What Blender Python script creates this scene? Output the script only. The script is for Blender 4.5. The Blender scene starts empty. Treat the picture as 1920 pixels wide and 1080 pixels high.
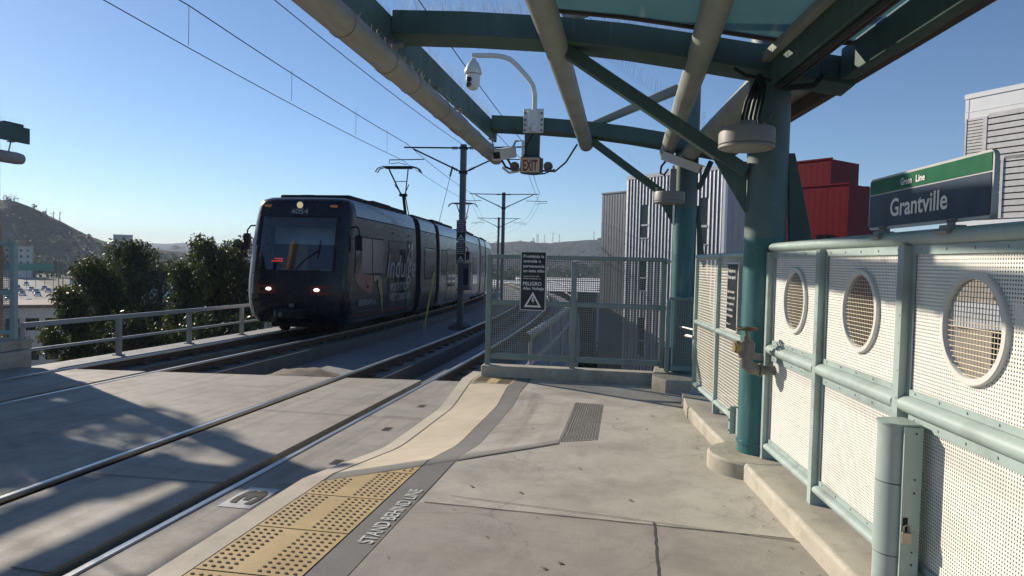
import bpy, bmesh, math, random
from mathutils import Vector, Matrix, Euler, noise
random.seed(7)
SC = bpy.context.scene
COL = SC.collection
R = math.radians
# ------------------------------------------------------------------ camera
F = 1331.0
RC, RS = math.cos(.0236), math.sin(.0236)
PIT = math.atan(49.35/F)
YAW = math.atan(224.2/(F*math.cos(PIT)))
EYE = Vector((0, 0, 1.55))
cy_, sy_, cp_, sp_ = math.cos(YAW), math.sin(YAW), math.cos(PIT), math.sin(PIT)
FW = Vector((-sy_*cp_, cy_*cp_, -sp_)); RT = Vector((cy_, sy_, 0)); UP = Vector((-sy_*sp_, cy_*sp_, cp_))
def ray(x, y):
    dx, dy = x-960, y-540
    return FW + RT*((dx*RC+dy*RS)/F) - UP*((dy*RC-dx*RS)/F)
def at(x, y, Y):                      # point of the world seen at x, y of the photo at depth Y
    d = ray(x, y); return EYE + d*(Y/d.y)
def atz(x, y, z):
    d = ray(x, y); return EYE + d*((z-1.55)/d.z)
cam = bpy.data.cameras.new('camera'); co = bpy.data.objects.new('camera', cam); COL.objects.link(co)
r_ = RT*RC + UP*RS; u_ = UP*RC - RT*RS
m = Matrix((r_, u_, -FW)).transposed().to_4x4(); m.translation = EYE
co.matrix_world = m
cam.lens = F/1920*36; cam.sensor_width = 36; cam.clip_start = .05; cam.clip_end = 12000
SC.camera = co
# ------------------------------------------------------------------ materials
def nn(nt, typ, **kw):
    n = nt.nodes.new(typ)
    for k, v in kw.items(): setattr(n, k, v)
    return n
def L(nt, a, b): nt.links.new(a, b)
def mth(nt, op, a, b=None, clamp=False):
    n = nn(nt, 'ShaderNodeMath', operation=op, use_clamp=clamp)
    for i, v in enumerate((a, b)):
        if v is None: continue
        if isinstance(v, (int, float)): n.inputs[i].default_value = v
        else: L(nt, v, n.inputs[i])
    return n.outputs[0]
def mix(nt, fac, a, b, typ='MIX'):
    n = nn(nt, 'ShaderNodeMix', data_type='RGBA', blend_type=typ)
    for i, v in ((0, fac), (6, a), (7, b)):
        if isinstance(v, (int, float)): n.inputs[i].default_value = v
        elif isinstance(v, tuple): n.inputs[i].default_value = (*v[:3], 1)
        else: L(nt, v, n.inputs[i])
    return n.outputs[2]
def ramp(nt, v, a, b, c0=0., c1=1.):
    n = nn(nt, 'ShaderNodeMapRange'); L(nt, v, n.inputs[0])
    n.inputs[1].default_value = a; n.inputs[2].default_value = b; n.inputs[3].default_value = c0; n.inputs[4].default_value = c1
    return n.outputs[0]
def coords(nt, scale=(1, 1, 1)):
    t = nn(nt, 'ShaderNodeTexCoord'); mp = nn(nt, 'ShaderNodeMapping'); L(nt, t.outputs['Object'], mp.inputs[0])
    mp.inputs['Scale'].default_value = scale
    return mp.outputs[0]
def tex(nt, vec, scale, detail=4, rough=.55):
    n = nn(nt, 'ShaderNodeTexNoise'); L(nt, vec, n.inputs['Vector'])
    n.inputs['Scale'].default_value = scale; n.inputs['Detail'].default_value = detail; n.inputs['Roughness'].default_value = rough
    return n.outputs[0]
MATS = {}
def base_mat(name):
    m = bpy.data.materials.new(name); m.use_nodes = True
    nt = m.node_tree; b = nt.nodes['Principled BSDF']; MATS[name] = m
    return m, nt, b
def mat(name, col, rough=.6, metal=0., var=.15, scale=3., dirt=None, dirtamt=.5, dscale=1.2, stretch=(1, 1, 1), bump=.0, bscale=40, emit=None, estr=0, spec=.5, coat=0, speck=0., streak=None, stamt=.4):
    m, nt, b = base_mat(name)
    v = coords(nt, stretch)
    c = mix(nt, ramp(nt, tex(nt, v, scale), .3, .7), tuple(x*(1-var) for x in col), tuple(min(1, x*(1+var)) for x in col))
    if speck:
        c = mix(nt, ramp(nt, tex(nt, v, 90, 2), .35, .65, 0, 1), c, mix(nt, 1., c, tuple([1-speck]*3), 'MULTIPLY'))
    if dirt:
        d = ramp(nt, tex(nt, v, dscale, 6, .65), .5, .72, 0, dirtamt)
        c = mix(nt, d, c, dirt)
    if streak:                             # runs and droppings down the paint
        sv2 = coords(nt, (14, 14, 1.1))
        c = mix(nt, mth(nt, 'MULTIPLY', ramp(nt, tex(nt, sv2, 1.3, 5, .7), .6, .72, 0, stamt), ramp(nt, tex(nt, coords(nt), 1.1, 2), .45, .6)), c, streak)
        c = mix(nt, ramp(nt, tex(nt, coords(nt), 34, 3, .7), .66, .74, 0, stamt), c, streak)
    L(nt, c, b.inputs['Base Color'])
    L(nt, ramp(nt, tex(nt, v, scale*2.7), .3, .7, max(.02, rough-.08), min(1, rough+.1)), b.inputs['Roughness'])
    b.inputs['Metallic'].default_value = metal; b.inputs['Specular IOR Level'].default_value = spec
    if coat: b.inputs['Coat Weight'].default_value = coat; b.inputs['Coat Roughness'].default_value = .08
    if bump:
        bp = nn(nt, 'ShaderNodeBump'); bp.inputs['Strength'].default_value = bump; bp.inputs['Distance'].default_value = .02
        L(nt, tex(nt, v, bscale, 5, .6), bp.inputs['Height']); L(nt, bp.outputs[0], b.inputs['Normal'])
    if emit:
        b.inputs['Emission Color'].default_value = (*emit, 1); b.inputs['Emission Strength'].default_value = estr
    return m
def concrete(name, col, stain=(.2, .185, .165), brush=0, cracks=0., amt=.55, st2=1.):
    m, nt, b = base_mat(name)
    v = coords(nt); vb = coords(nt, (.35, 1, 1) if brush == 1 else (1, .35, 1))
    c = mix(nt, ramp(nt, tex(nt, v, 2.3, 6, .65), .3, .7), tuple(x*.84 for x in col), tuple(x*1.1 for x in col))
    c = mix(nt, ramp(nt, tex(nt, v, .75, 7, .7), .47, .75, 0, amt), c, stain)
    c = mix(nt, ramp(nt, tex(nt, vb, 1.9, 7, .72), .55, .8, 0, amt*.9*st2), c, tuple(x*.75 for x in stain))
    c = mix(nt, ramp(nt, tex(nt, v, 5.5, 6, .75), .5, .78, 0, amt*.6), c, tuple(x*.9 for x in stain))
    c = mix(nt, ramp(nt, tex(nt, v, 1.6, 5, .6), .56, .74, 0, .35), c, tuple(min(1, x*1.25) for x in col))
    c = mix(nt, ramp(nt, tex(nt, v, 140, 2), .3, .7, 0, .4), c, tuple(x*.5 for x in col))
    sv_ = nn(nt, 'ShaderNodeTexVoronoi', feature='F1'); L(nt, v, sv_.inputs['Vector']); sv_.inputs['Scale'].default_value = 7.; sv_.inputs['Randomness'].default_value = 1
    spt = mth(nt, 'MULTIPLY', mth(nt, 'LESS_THAN', sv_.outputs['Distance'], .085), mth(nt, 'GREATER_THAN', tex(nt, v, 3.3, 2), .62))
    c = mix(nt, mth(nt, 'MULTIPLY', spt, .55), c, tuple(x*.4 for x in col))
    if brush:
        c = mix(nt, ramp(nt, tex(nt, coords(nt, (.25, 9, 1)), 9, 4, .7), .35, .7, 0, .38), c, tuple(x*.58 for x in col))
        c = mix(nt, ramp(nt, tex(nt, coords(nt, (2.2, .10, 1)), 2., 5, .7), .52, .72, 0, .55), c, tuple(x*.35 for x in col))
    h = tex(nt, v, 120, 3)
    if cracks:
        vo = nn(nt, 'ShaderNodeTexVoronoi', feature='DISTANCE_TO_EDGE')
        wv = nn(nt, 'ShaderNodeVectorMath', operation='ADD'); L(nt, v, wv.inputs[0])
        nz = nn(nt, 'ShaderNodeTexNoise'); L(nt, v, nz.inputs['Vector']); nz.inputs['Scale'].default_value = 2.2; nz.inputs['Detail'].default_value = 6
        sc = nn(nt, 'ShaderNodeVectorMath', operation='SCALE'); L(nt, nz.outputs['Color'], sc.inputs[0]); sc.inputs['Scale'].default_value = .55
        L(nt, sc.outputs[0], wv.inputs[1]); L(nt, wv.outputs[0], vo.inputs['Vector']); vo.inputs['Scale'].default_value = .8
        cr = ramp(nt, vo.outputs['Distance'], .0, .012, cracks, 0)
        cr = mth(nt, 'MULTIPLY', cr, ramp(nt, tex(nt, v, .9, 3), .42, .6))
        c = mix(nt, cr, c, tuple(x*.35 for x in col))
    L(nt, c, b.inputs['Base Color'])
    L(nt, ramp(nt, tex(nt, v, 3.1, 5), .3, .7, .62, .9), b.inputs['Roughness'])
    bp = nn(nt, 'ShaderNodeBump'); bp.inputs['Strength'].default_value = .25; bp.inputs['Distance'].default_value = .006
    L(nt, h, bp.inputs['Height']); L(nt, bp.outputs[0], b.inputs['Normal'])
    return m
def perforated(name, col, pitch, hole, square, axes, rough=.5, metal=0., var=.06, hole_dark=0.):
    m, nt, b = base_mat(name)
    t = nn(nt, 'ShaderNodeTexCoord'); sp = nn(nt, 'ShaderNodeSeparateXYZ'); L(nt, t.outputs['Object'], sp.inputs[0])
    def frac(o, off=0.):
        f = mth(nt, 'FRACT', mth(nt, 'ADD', mth(nt, 'MULTIPLY', o, 1/pitch), 100+off))
        return mth(nt, 'SUBTRACT', f, .5)
    u, w = sp.outputs[axes[0]], sp.outputs[axes[1]]
    if square:
        d = mth(nt, 'MAXIMUM', mth(nt, 'ABSOLUTE', frac(u)), mth(nt, 'ABSOLUTE', frac(w)))
        hole_f = mth(nt, 'LESS_THAN', d, hole/pitch/2)
    else:
        def dot(off):
            a, c = frac(u, off), frac(w, off)
            return mth(nt, 'LESS_THAN', mth(nt, 'ADD', mth(nt, 'MULTIPLY', a, a), mth(nt, 'MULTIPLY', c, c)), (hole/pitch/2)**2)
        hole_f = dot(0)
    v = coords(nt)
    c = mix(nt, ramp(nt, tex(nt, v, 2.5, 5), .35, .7), tuple(x*(1-var) for x in col), tuple(min(1, x*(1+var)) for x in col))
    c = mix(nt, ramp(nt, tex(nt, v, 1.3, 7, .72), .54, .78, 0, .5), c, (.36, .33, .27))
    c = mix(nt, ramp(nt, tex(nt, coords(nt, (5, 5, .8)), 2.2, 6, .7), .6, .75, 0, .35), c, (.30, .27, .22))
    L(nt, c, b.inputs['Base Color']); b.inputs['Roughness'].default_value = rough; b.inputs['Metallic'].default_value = metal
    tr = nn(nt, 'ShaderNodeBsdfTransparent'); mx = nn(nt, 'ShaderNodeMixShader')
    hole_s = tr.outputs[0]
    if hole_dark:                              # dark tone painted into the holes for their shaded walls seen at a slant
        df = nn(nt, 'ShaderNodeBsdfDiffuse'); df.inputs[0].default_value = (.05, .045, .035, 1); m2 = nn(nt, 'ShaderNodeMixShader'); m2.inputs[0].default_value = hole_dark
        L(nt, tr.outputs[0], m2.inputs[1]); L(nt, df.outputs[0], m2.inputs[2]); hole_s = m2.outputs[0]
    L(nt, hole_f, mx.inputs[0]); L(nt, b.outputs[0], mx.inputs[1]); L(nt, hole_s, mx.inputs[2])
    L(nt, mx.outputs[0], nt.nodes['Material Output'].inputs[0])
    return m
# ------------------------------------------------------------------ mesh helper
class MB:
    def __init__(s): s.bm = bmesh.new()
    def face(s, pts, mi=0):
        try: f = s.bm.faces.new([s.bm.verts.new(p) for p in pts]); f.material_index = mi; return f
        except ValueError: return None
    def hexa(s, p, mi=0):                  # 4 bottom + 4 top points
        v = [s.bm.verts.new(q) for q in p]
        for q in ((3, 2, 1, 0), (4, 5, 6, 7), (0, 1, 5, 4), (1, 2, 6, 5), (2, 3, 7, 6), (3, 0, 4, 7)):
            s.bm.faces.new([v[i] for i in q]).material_index = mi
        return s
    def box(s, x0, x1, y0, y1, z0, z1, mi=0, M=None):
        p = [Vector(q) for q in ((x0, y0, z0), (x1, y0, z0), (x1, y1, z0), (x0, y1, z0), (x0, y0, z1), (x1, y0, z1), (x1, y1, z1), (x0, y1, z1))]
        if M is not None: p = [M @ q for q in p]
        return s.hexa(p, mi)
    def bar(s, a, b, w, h, mi=0, up=Vector((0, 0, 1))):   # box beam between two points
        a, b = Vector(a), Vector(b); d = (b-a).normalized(); sd = d.cross(up)
        if sd.length < 1e-4: sd = d.cross(Vector((0, 1, 0)))
        sd.normalize(); u = sd.cross(d)
        o = [(-w/2, -h/2), (w/2, -h/2), (w/2, h/2), (-w/2, h/2)]
        return s.hexa([a+sd*i+u*j for i, j in o]+[b+sd*i+u*j for i, j in o], mi)
    def tube(s, pts, r, n=10, mi=0, cap=True):
        pts = [Vector(p) for p in pts]; rr = r if isinstance(r, (list, tuple)) else [r]*len(pts)
        rings = []; prev = None
        for i, p in enumerate(pts):
            d = (pts[min(i+1, len(pts)-1)]-pts[max(i-1, 0)])
            if d.length < 1e-7: d = Vector((0, 0, 1))
            d.normalize()
            if prev is None: sd = d.orthogonal().normalized()
            else:
                sd = prev - d*prev.dot(d)
                sd = sd.normalized() if sd.length > 1e-5 else d.orthogonal().normalized()
            prev = sd; u = d.cross(sd)
            rings.append([s.bm.verts.new(p+(sd*math.cos(2*math.pi*k/n)+u*math.sin(2*math.pi*k/n))*rr[i]) for k in range(n)])
        for a, b in zip(rings, rings[1:]):
            for k in range(n):
                s.bm.faces.new((a[k], a[(k+1) % n], b[(k+1) % n], b[k])).material_index = mi
        if cap:
            s.bm.faces.new(rings[0][::-1]).material_index = mi; s.bm.faces.new(rings[-1]).material_index = mi
        return s
    def lathe(s, prof, c=(0, 0, 0), n=24, mi=0, axis='z', sx=1., sy=1.):
        c = Vector(c)
        def P(r, h, a):
            x, y = r*math.cos(a)*sx, r*math.sin(a)*sy
            return c + (Vector((x, y, h)) if axis == 'z' else Vector((x, h, y)) if axis == 'y' else Vector((h, x, y)))
        rings = [[s.bm.verts.new(P(max(r, 1e-4), h, 2*math.pi*k/n)) for k in range(n)] for r, h in prof]
        for a, b in zip(rings, rings[1:]):
            for k in range(n):
                s.bm.faces.new((a[k], a[(k+1) % n], b[(k+1) % n], b[k])).material_index = mi
        s.bm.faces.new(rings[0][::-1]).material_index = mi; s.bm.faces.new(rings[-1]).material_index = mi
        return s
    def prism(s, poly, fn, a, b, mi=0):    # polygon extruded from a to b; fn(u, v, w) -> point
        A = [s.bm.verts.new(fn(u, v, a)) for u, v in poly]; B = [s.bm.verts.new(fn(u, v, b)) for u, v in poly]
        n = len(poly)
        for k in range(n): s.bm.faces.new((A[k], A[(k+1) % n], B[(k+1) % n], B[k])).material_index = mi
        s.bm.faces.new(A[::-1]).material_index = mi; s.bm.faces.new(B).material_index = mi
        return s
    def grid(s, P, mi=0, matf=None):       # rows of points
        V = [[s.bm.verts.new(p) for p in row] for row in P]
        for i in range(len(V)-1):
            for j in range(len(V[0])-1):
                f = s.bm.faces.new((V[i][j], V[i][j+1], V[i+1][j+1], V[i+1][j]))
                f.material_index = matf(i, j) if matf else mi
        return s
    def blob(s, c, r, mi=0, sub=1, jit=.0):
        g = bmesh.ops.create_icosphere(s.bm, subdivisions=sub, radius=1)
        rr = r if isinstance(r, (tuple, list)) else (r, r, r)
        for v in g['verts']:
            k = 1+random.uniform(-jit, jit)
            v.co = Vector((v.co.x*rr[0]*k, v.co.y*rr[1]*k, v.co.z*rr[2]*k))+Vector(c)
        for v in g['verts']:
            for f in v.link_faces: f.material_index = mi
        return s
    def build(s, name, mats, parent=None, smooth=True, local=False, bevel=0., **tags):
        bmesh.ops.remove_doubles(s.bm, verts=s.bm.verts, dist=1e-5)
        bmesh.ops.recalc_face_normals(s.bm, faces=s.bm.faces)
        me = bpy.data.meshes.new(name)
        if parent is not None and not local:
            o = ORG[parent.name]; bmesh.ops.translate(s.bm, verts=s.bm.verts, vec=-o)
        s.bm.to_mesh(me); s.bm.free()
        if not isinstance(mats, (list, tuple)): mats = [mats]
        for q in mats: me.materials.append(MATS[q] if isinstance(q, str) else q)
        if smooth and len(me.polygons):
            me.polygons.foreach_set('use_smooth', [True]*len(me.polygons)); me.set_sharp_from_angle(angle=R(38))
        ob = bpy.data.objects.new(name, me); COL.objects.link(ob)
        if parent is not None: ob.parent = parent; ORG[ob.name] = ORG[parent.name]
        else: ORG[ob.name] = Vector((0, 0, 0))
        if bevel:
            bv = ob.modifiers.new('bevel', 'BEVEL'); bv.width = bevel; bv.segments = 2; bv.limit_method = 'ANGLE'
        for k, v in tags.items(): ob[k] = v
        return ob
ORG = {}
def thing(name, label, cat, loc=(0, 0, 0), rotz=0., group=None, rotx=0., local=False):
    o = bpy.data.objects.new(name, None); COL.objects.link(o); o.location = loc; o.rotation_euler = (rotx, 0, rotz)
    o.empty_display_size = .2
    o['label'] = label; o['category'] = cat
    if group: o['group'] = group
    ORG[o.name] = Vector((0, 0, 0)) if local else Vector(loc)
    return o
def tag(o, label, cat, group=None):
    o['label'] = label; o['category'] = cat
    if group: o['group'] = group
    return o
def struct(o): o['kind'] = 'structure'; return o
def dup(root, loc=None, rotz=None, label=None):
    def cp(o, par):
        c = o.copy(); COL.objects.link(c); c.parent = par
        for ch in o.children: cp(ch, c)
        return c
    c = cp(root, None)
    if loc is not None: c.location = loc
    if rotz is not None: c.rotation_euler.z = rotz
    if label: c['label'] = label
    return c
def text(mb, body, org, xd, yd, width=None, height=None, mi=0, shear=0., depth=0., align='LEFT', bold=0.):
    cu = bpy.data.curves.new('txt', 'FONT'); cu.body = body; cu.size = 1; cu.align_x = align; cu.shear = shear; cu.offset = bold
    cu.resolution_u = 3
    ob = bpy.data.objects.new('txt', cu); COL.objects.link(ob)
    dg = bpy.context.evaluated_depsgraph_get(); dg.update()
    me = ob.evaluated_get(dg).to_mesh()
    vs = [v.co.copy() for v in me.vertices]; fs = [tuple(p.vertices) for p in me.polygons]
    ob.evaluated_get(dg).to_mesh_clear(); bpy.data.objects.remove(ob); bpy.data.curves.remove(cu)
    if not vs: return
    x0, x1 = min(v.x for v in vs), max(v.x for v in vs); y1 = .72
    sx = width/(x1-x0) if width else (height/y1); sy = height/y1 if height else sx
    xd, yd, org = Vector(xd), Vector(yd), Vector(org)
    off = x0 if align == 'LEFT' else (x0+x1)/2
    nv = [mb.bm.verts.new(org+xd*((v.x-off)*sx)+yd*(v.y*sy)) for v in vs]
    for f in fs:
        try: mb.bm.faces.new([nv[i] for i in f]).material_index = mi
        except ValueError: pass
# ------------------------------------------------------------------ world, sun
SUN_EL = R(22.6); SUN_DIR = Vector((-.85, .53, 0)).normalized()
w = bpy.data.worlds.new('World'); SC.world = w; w.use_nodes = True
nt = w.node_tree; bg = nt.nodes['Background']
sky = nt.nodes.new('ShaderNodeTexSky'); sky.sky_type = 'NISHITA'; sky.sun_disc = False
sky.sun_elevation = SUN_EL; sky.sun_rotation = math.atan2(SUN_DIR.x, SUN_DIR.y)
sky.air_density = .8; sky.dust_density = .09; sky.ozone_density = 4.0; sky.altitude = 60
nt.links.new(sky.outputs[0], bg.inputs[0]); bg.inputs[1].default_value = .097
sl = bpy.data.lights.new('sun', 'SUN'); sl.energy = 5.0; sl.angle = R(.53); sl.color = (1, .89, .74)
so = bpy.data.objects.new('sun', sl); COL.objects.link(so)
sv = SUN_DIR*math.cos(SUN_EL)+Vector((0, 0, math.sin(SUN_EL)))
so.rotation_euler = sv.to_track_quat('Z', 'Y').to_euler()
SC.view_settings.view_transform = 'Standard'; SC.view_settings.look = 'None'
SC.view_settings.exposure = 0.32; SC.view_settings.gamma = 1
SC.cycles.transparent_max_bounces = 24; SC.cycles.max_bounces = 8
# ------------------------------------------------------------------ palette
concrete('platform concrete', (.50, .47, .405), stain=(.17, .155, .13), cracks=.6, amt=.75)
concrete('stained concrete', (.47, .44, .38), stain=(.13, .115, .095), brush=1, cracks=.4, amt=.9)
concrete('near concrete', (.37, .345, .30), stain=(.14, .13, .11), cracks=.5, amt=.7)
concrete('crossing concrete', (.41, .38, .325), stain=(.13, .115, .095), brush=1, amt=.75)
concrete('deck concrete', (.27, .275, .28), stain=(.12, .12, .125), amt=.6)
concrete('kerb concrete', (.49, .45, .37), stain=(.17, .15, .115), amt=.95)
concrete('dark concrete', (.12, .12, .115), amt=.4)
concrete('grey band', (.20, .195, .185), stain=(.11, .105, .1), amt=.6)
concrete('crease band', (.30, .285, .25), stain=(.15, .14, .12), amt=.6)
concrete('cream ramp', (.66, .565, .42), stain=(.36, .30, .22), amt=.5)
concrete('cream edge', (.60, .53, .42), stain=(.30, .26, .21), amt=.55)
concrete('tactile yellow', (.60, .44, .21), stain=(.28, .20, .10), amt=.5)
mat('groove dark', (.05, .047, .042), .9)
mat('dome shade brown', (.26, .18, .09), .7, dirt=(.1, .08, .06), dscale=9, dirtamt=.8)  # darker than the tiles, painting in the shadow at each dome
mat('litter brown', (.13, .10, .06), .9, var=.4, scale=30)
mat('joint', (.06, .055, .05), .95)
mat('rail steel', (.56, .54, .50), .42, 1., var=.1, stretch=(8, .2, 1))
mat('rail rust', (.09, .055, .035), .8, 0, dirt=(.02, .018, .017), dscale=6)
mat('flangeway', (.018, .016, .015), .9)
mat('white paint', (.55, .56, .57), .7, dirt=(.25, .25, .25), dscale=5)
mat('letter white', (.62, .62, .6), .65, dirt=(.2, .2, .2), dscale=22, dirtamt=.9)
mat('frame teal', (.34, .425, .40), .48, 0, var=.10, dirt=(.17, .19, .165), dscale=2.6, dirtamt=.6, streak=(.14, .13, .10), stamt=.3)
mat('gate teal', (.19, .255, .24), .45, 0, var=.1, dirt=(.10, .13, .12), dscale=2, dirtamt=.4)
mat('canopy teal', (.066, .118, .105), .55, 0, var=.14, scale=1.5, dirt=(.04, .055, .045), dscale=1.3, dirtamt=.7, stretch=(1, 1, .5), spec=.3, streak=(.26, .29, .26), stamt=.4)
mat('canopy pale', (.26, .285, .26), .55, 0, var=.14, dirt=(.15, .15, .12), dscale=1.5, dirtamt=.75, streak=(.40, .40, .35), stamt=.4)
mat('gutter grey', (.30, .305, .285), .5, 0, var=.1, dirt=(.16, .145, .12), dscale=1.8, dirtamt=.7, stretch=(3, .5, 1), streak=(.13, .11, .09), stamt=.4)
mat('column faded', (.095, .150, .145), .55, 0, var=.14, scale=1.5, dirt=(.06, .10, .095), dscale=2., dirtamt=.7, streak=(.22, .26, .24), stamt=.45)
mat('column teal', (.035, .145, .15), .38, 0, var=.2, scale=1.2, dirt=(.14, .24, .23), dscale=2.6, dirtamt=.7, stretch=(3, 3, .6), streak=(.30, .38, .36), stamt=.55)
mat('brown soffit', (.075, .06, .05), .8, var=.2)
mat('spike steel', (.17, .18, .19), .6, 0)
mat('cable black', (.015, .015, .016), .6)
mat('wire', (.03, .03, .035), .5)
mat('fitting grey', (.25, .245, .235), .55, var=.06, dirt=(.2, .19, .17), dscale=3)
mat('camera white', (.68, .68, .66), .35, var=.04)
mat('lens black', (.01, .01, .012), .08)
mat('steel', (.4, .4, .38), .5, .3, var=.15)
mat('cast grey', (.15, .148, .142), .5, .15, var=.2, bump=.2)
mat('brass', (.30, .21, .10), .5, .4)
mat('sign black', (.012, .013, .016), .35, var=.1)
mat('sign white', (.75, .75, .73), .4, var=.04)
mat('exit tan', (.62, .52, .36), .5, var=.06)
mat('exit letter', (.20, .07, .045), .55)
mat('pole grey', (.115, .12, .13), .5, .2, var=.12)
mat('rust brown', (.075, .04, .03), .8)
mat('yellow stake', (.42, .42, .07), .5)
mat('galvanised', (.34, .35, .36), .45, .35, var=.15, dirt=(.2, .2, .2), dscale=3)
mat('gravel', (.24, .20, .16), .95, var=.35, scale=45, bump=1., bscale=70)
mat('ring white', (.64, .635, .60), .4, var=.04)
mat('mesh gold', (.50, .44, .32), .5, .3)
mat('padlock', (.3, .27, .22), .4, .8)
perforated('wall perforated', (.78, .77, .715), .0158, .0077, False, (0, 2), hole_dark=.72)
perforated('gate perforated', (.20, .225, .21), .030, .0205, True, (0, 2), .5)
perforated('side perforated', (.62, .60, .50), .030, .0195, True, (0, 2), .5)
# canopy glass
m, nt, b = base_mat('canopy glass')
v = coords(nt)
c = mix(nt, ramp(nt, tex(nt, v, 1.4, 5), .35, .7), (.10, .235, .245), (.15, .30, .30))
c = mix(nt, ramp(nt, tex(nt, coords(nt, (3, .4, 1)), 2.2, 5), .6, .8, 0, .5), c, (.45, .6, .58))
L(nt, c, b.inputs['Base Color']); b.inputs['Roughness'].default_value = .25
tl = nn(nt, 'ShaderNodeBsdfTranslucent'); L(nt, c, tl.inputs[0]); ms = nn(nt, 'ShaderNodeMixShader'); ms.inputs[0].default_value = .35
L(nt, b.outputs[0], ms.inputs[1]); L(nt, tl.outputs[0], ms.inputs[2]); L(nt, ms.outputs[0], nt.nodes['Material Output'].inputs[0])
# train glass: dark, glossy, lets the cab show through a little
m, nt, b = base_mat('windscreen glass')
gl = nn(nt, 'ShaderNodeBsdfGlossy'); gl.inputs['Roughness'].default_value = .04; gl.inputs[0].default_value = (.9, .95, 1, 1)
tr = nn(nt, 'ShaderNodeBsdfTransparent'); tr.inputs[0].default_value = (.66, .76, .80, 1)
fr = nn(nt, 'ShaderNodeFresnel'); fr.inputs[0].default_value = 1.5; ms = nn(nt, 'ShaderNodeMixShader')
L(nt, mth(nt, 'ADD', fr.outputs[0], .04), ms.inputs[0]); L(nt, tr.outputs[0], ms.inputs[1]); L(nt, gl.outputs[0], ms.inputs[2]); L(nt, ms.outputs[0], nt.nodes['Material Output'].inputs[0])
# ------------------------------------------------------------------ platform and track
GR = -.010                                   # the whole line falls one in a hundred
def pz(y): return GR*y
def off(y): return 0. if y < 12 else (y-12)**2/500.0      # the track bends to the left
def gp(x, y, z0=0.):
    d = ray(x, y); return EYE + d*((z0-1.55)/(d.z-GR*d.y))
def dipf(X, Y):
    if X > -.57: return 0.
    a = (-.58-X)/1.71
    b = (Y-(4.75+(X+2.29)/1.72*1.61))/1.7
    c = ((9.6-(X+2.29)/1.69*1.32)-Y)/1.15
    k = .16
    def sm(p, q):
        h = max(k-abs(p-q), 0)/k; return min(p, q)-h*h*k*.25
    v = sm(sm(a, b), c)
    v = 0 if v < 0 else v
    return .2*min(v, 1)
def top(X, Y): return pz(Y)-dipf(X, Y)
def frange(a, b, s):
    n = max(1, int(round((b-a)/s))); return [a+(b-a)*i/n for i in range(n+1)]
EDGE = -2.29
PEND = 10.32
mb = MB()
xs = frange(EDGE, -.5, .085)+frange(-.5, 2.6, .5)[1:]
ys = frange(-9, 4.5, 1.)+frange(4.5, PEND, .1)[1:]
mb.grid([[(x, y, top(x, y)) for x in xs] for y in ys])
mb.face([(2.6, -9, 0.09), (2.6, PEND, pz(PEND)), (2.6, PEND, -1.2), (2.6, -9, -1.2)])
for a, b in zip(ys, ys[1:]):
    mb.face([(EDGE, a, top(EDGE, a)), (EDGE, b, top(EDGE, b)), (EDGE, b, -1.), (EDGE, a, -1.)])
mb.face([(EDGE, PEND, pz(PEND)), (2.6, PEND, pz(PEND)), (2.6, PEND, -1.2), (EDGE, PEND, -1.2)])
struct(mb.build('platform', 'platform concrete'))
def strip(q, nx, ny, dz=.004, side=False, mbx=None, mi=0):
    (a, b, c, d) = q; P = []          # a,b near edge left-right; d,c far edge left-right
    for j in range(ny+1):
        t = j/ny; row = []
        for i in range(nx+1):
            s = i/nx
            x = (a[0]*(1-s)+b[0]*s)*(1-t)+(d[0]*(1-s)+c[0]*s)*t
            y = (a[1]*(1-s)+b[1]*s)*(1-t)+(d[1]*(1-s)+c[1]*s)*t
            row.append((x, y, top(x, y)+dz))
        P.append(row)
    mbx.grid(P, mi)
X0, X1, X2, X3 = EDGE-.004, -2.135, -1.555, -1.350
def ncr(x): return 4.75+(x+2.29)/1.72*1.61        # near crease of the dropped kerb
mb = MB(); strip(((X0, -9), (X1, -9), (X1, PEND), (X0, PEND)), 2, 190, mbx=mb)
for a, b in zip(ys, ys[1:]):
    mb.face([(X0, a, top(X0, a)+.004), (X0, b, top(X0, b)+.004), (X0, b, top(X0, b)-.09), (X0, a, top(X0, a)-.09)])
struct(mb.build('platform_edge', 'cream edge'))
mb = MB(); strip(((X2, -9), (X3, -9), (X3, PEND-.25), (X2, PEND-.25)), 3, 190, mbx=mb)
struct(mb.build('grey_line', 'grey band'))
mb = MB(); strip(((X1+.012, ncr(X1)+.045), (X2-.008, ncr(X2)+.065), (X2-.008, 9.30), (X1+.012, 9.30)), 6, 60, mbx=mb)
struct(mb.build('ramp_surface', 'cream ramp'))
mb = MB()
strip(((X1+.012, ncr(X1)-.19), (X2-.01, ncr(X2)-.19), (X2-.01, ncr(X2)+.06), (X1+.012, ncr(X1)+.04)), 8, 4, .005, mbx=mb)
strip(((X3+.004, ncr(X3)-.16), (-.605, ncr(-.605)-.07), (-.605, ncr(-.605)+.10), (X3+.004, ncr(X3)+.10)), 10, 4, .005, mbx=mb)
struct(mb.build('ramp_crease', 'crease band'))
mb = MB(); strip(((X3+.004, ncr(X3)+.105), (-.61, ncr(-.61)+.105), (-.61, 8.25), (X3+.004, 8.95)), 8, 24, .003, mbx=mb)
struct(mb.build('ramp_floor', 'stained concrete'))
mb = MB(); strip(((X1, ncr(X1)-.2), (-.60, ncr(-.60)-.085), (-.60, ncr(-.60)-.07), (X1, ncr(X1)-.19)), 16, 1, .0085, mbx=mb); struct(mb.build('ramp_joint', 'joint'))
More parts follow.
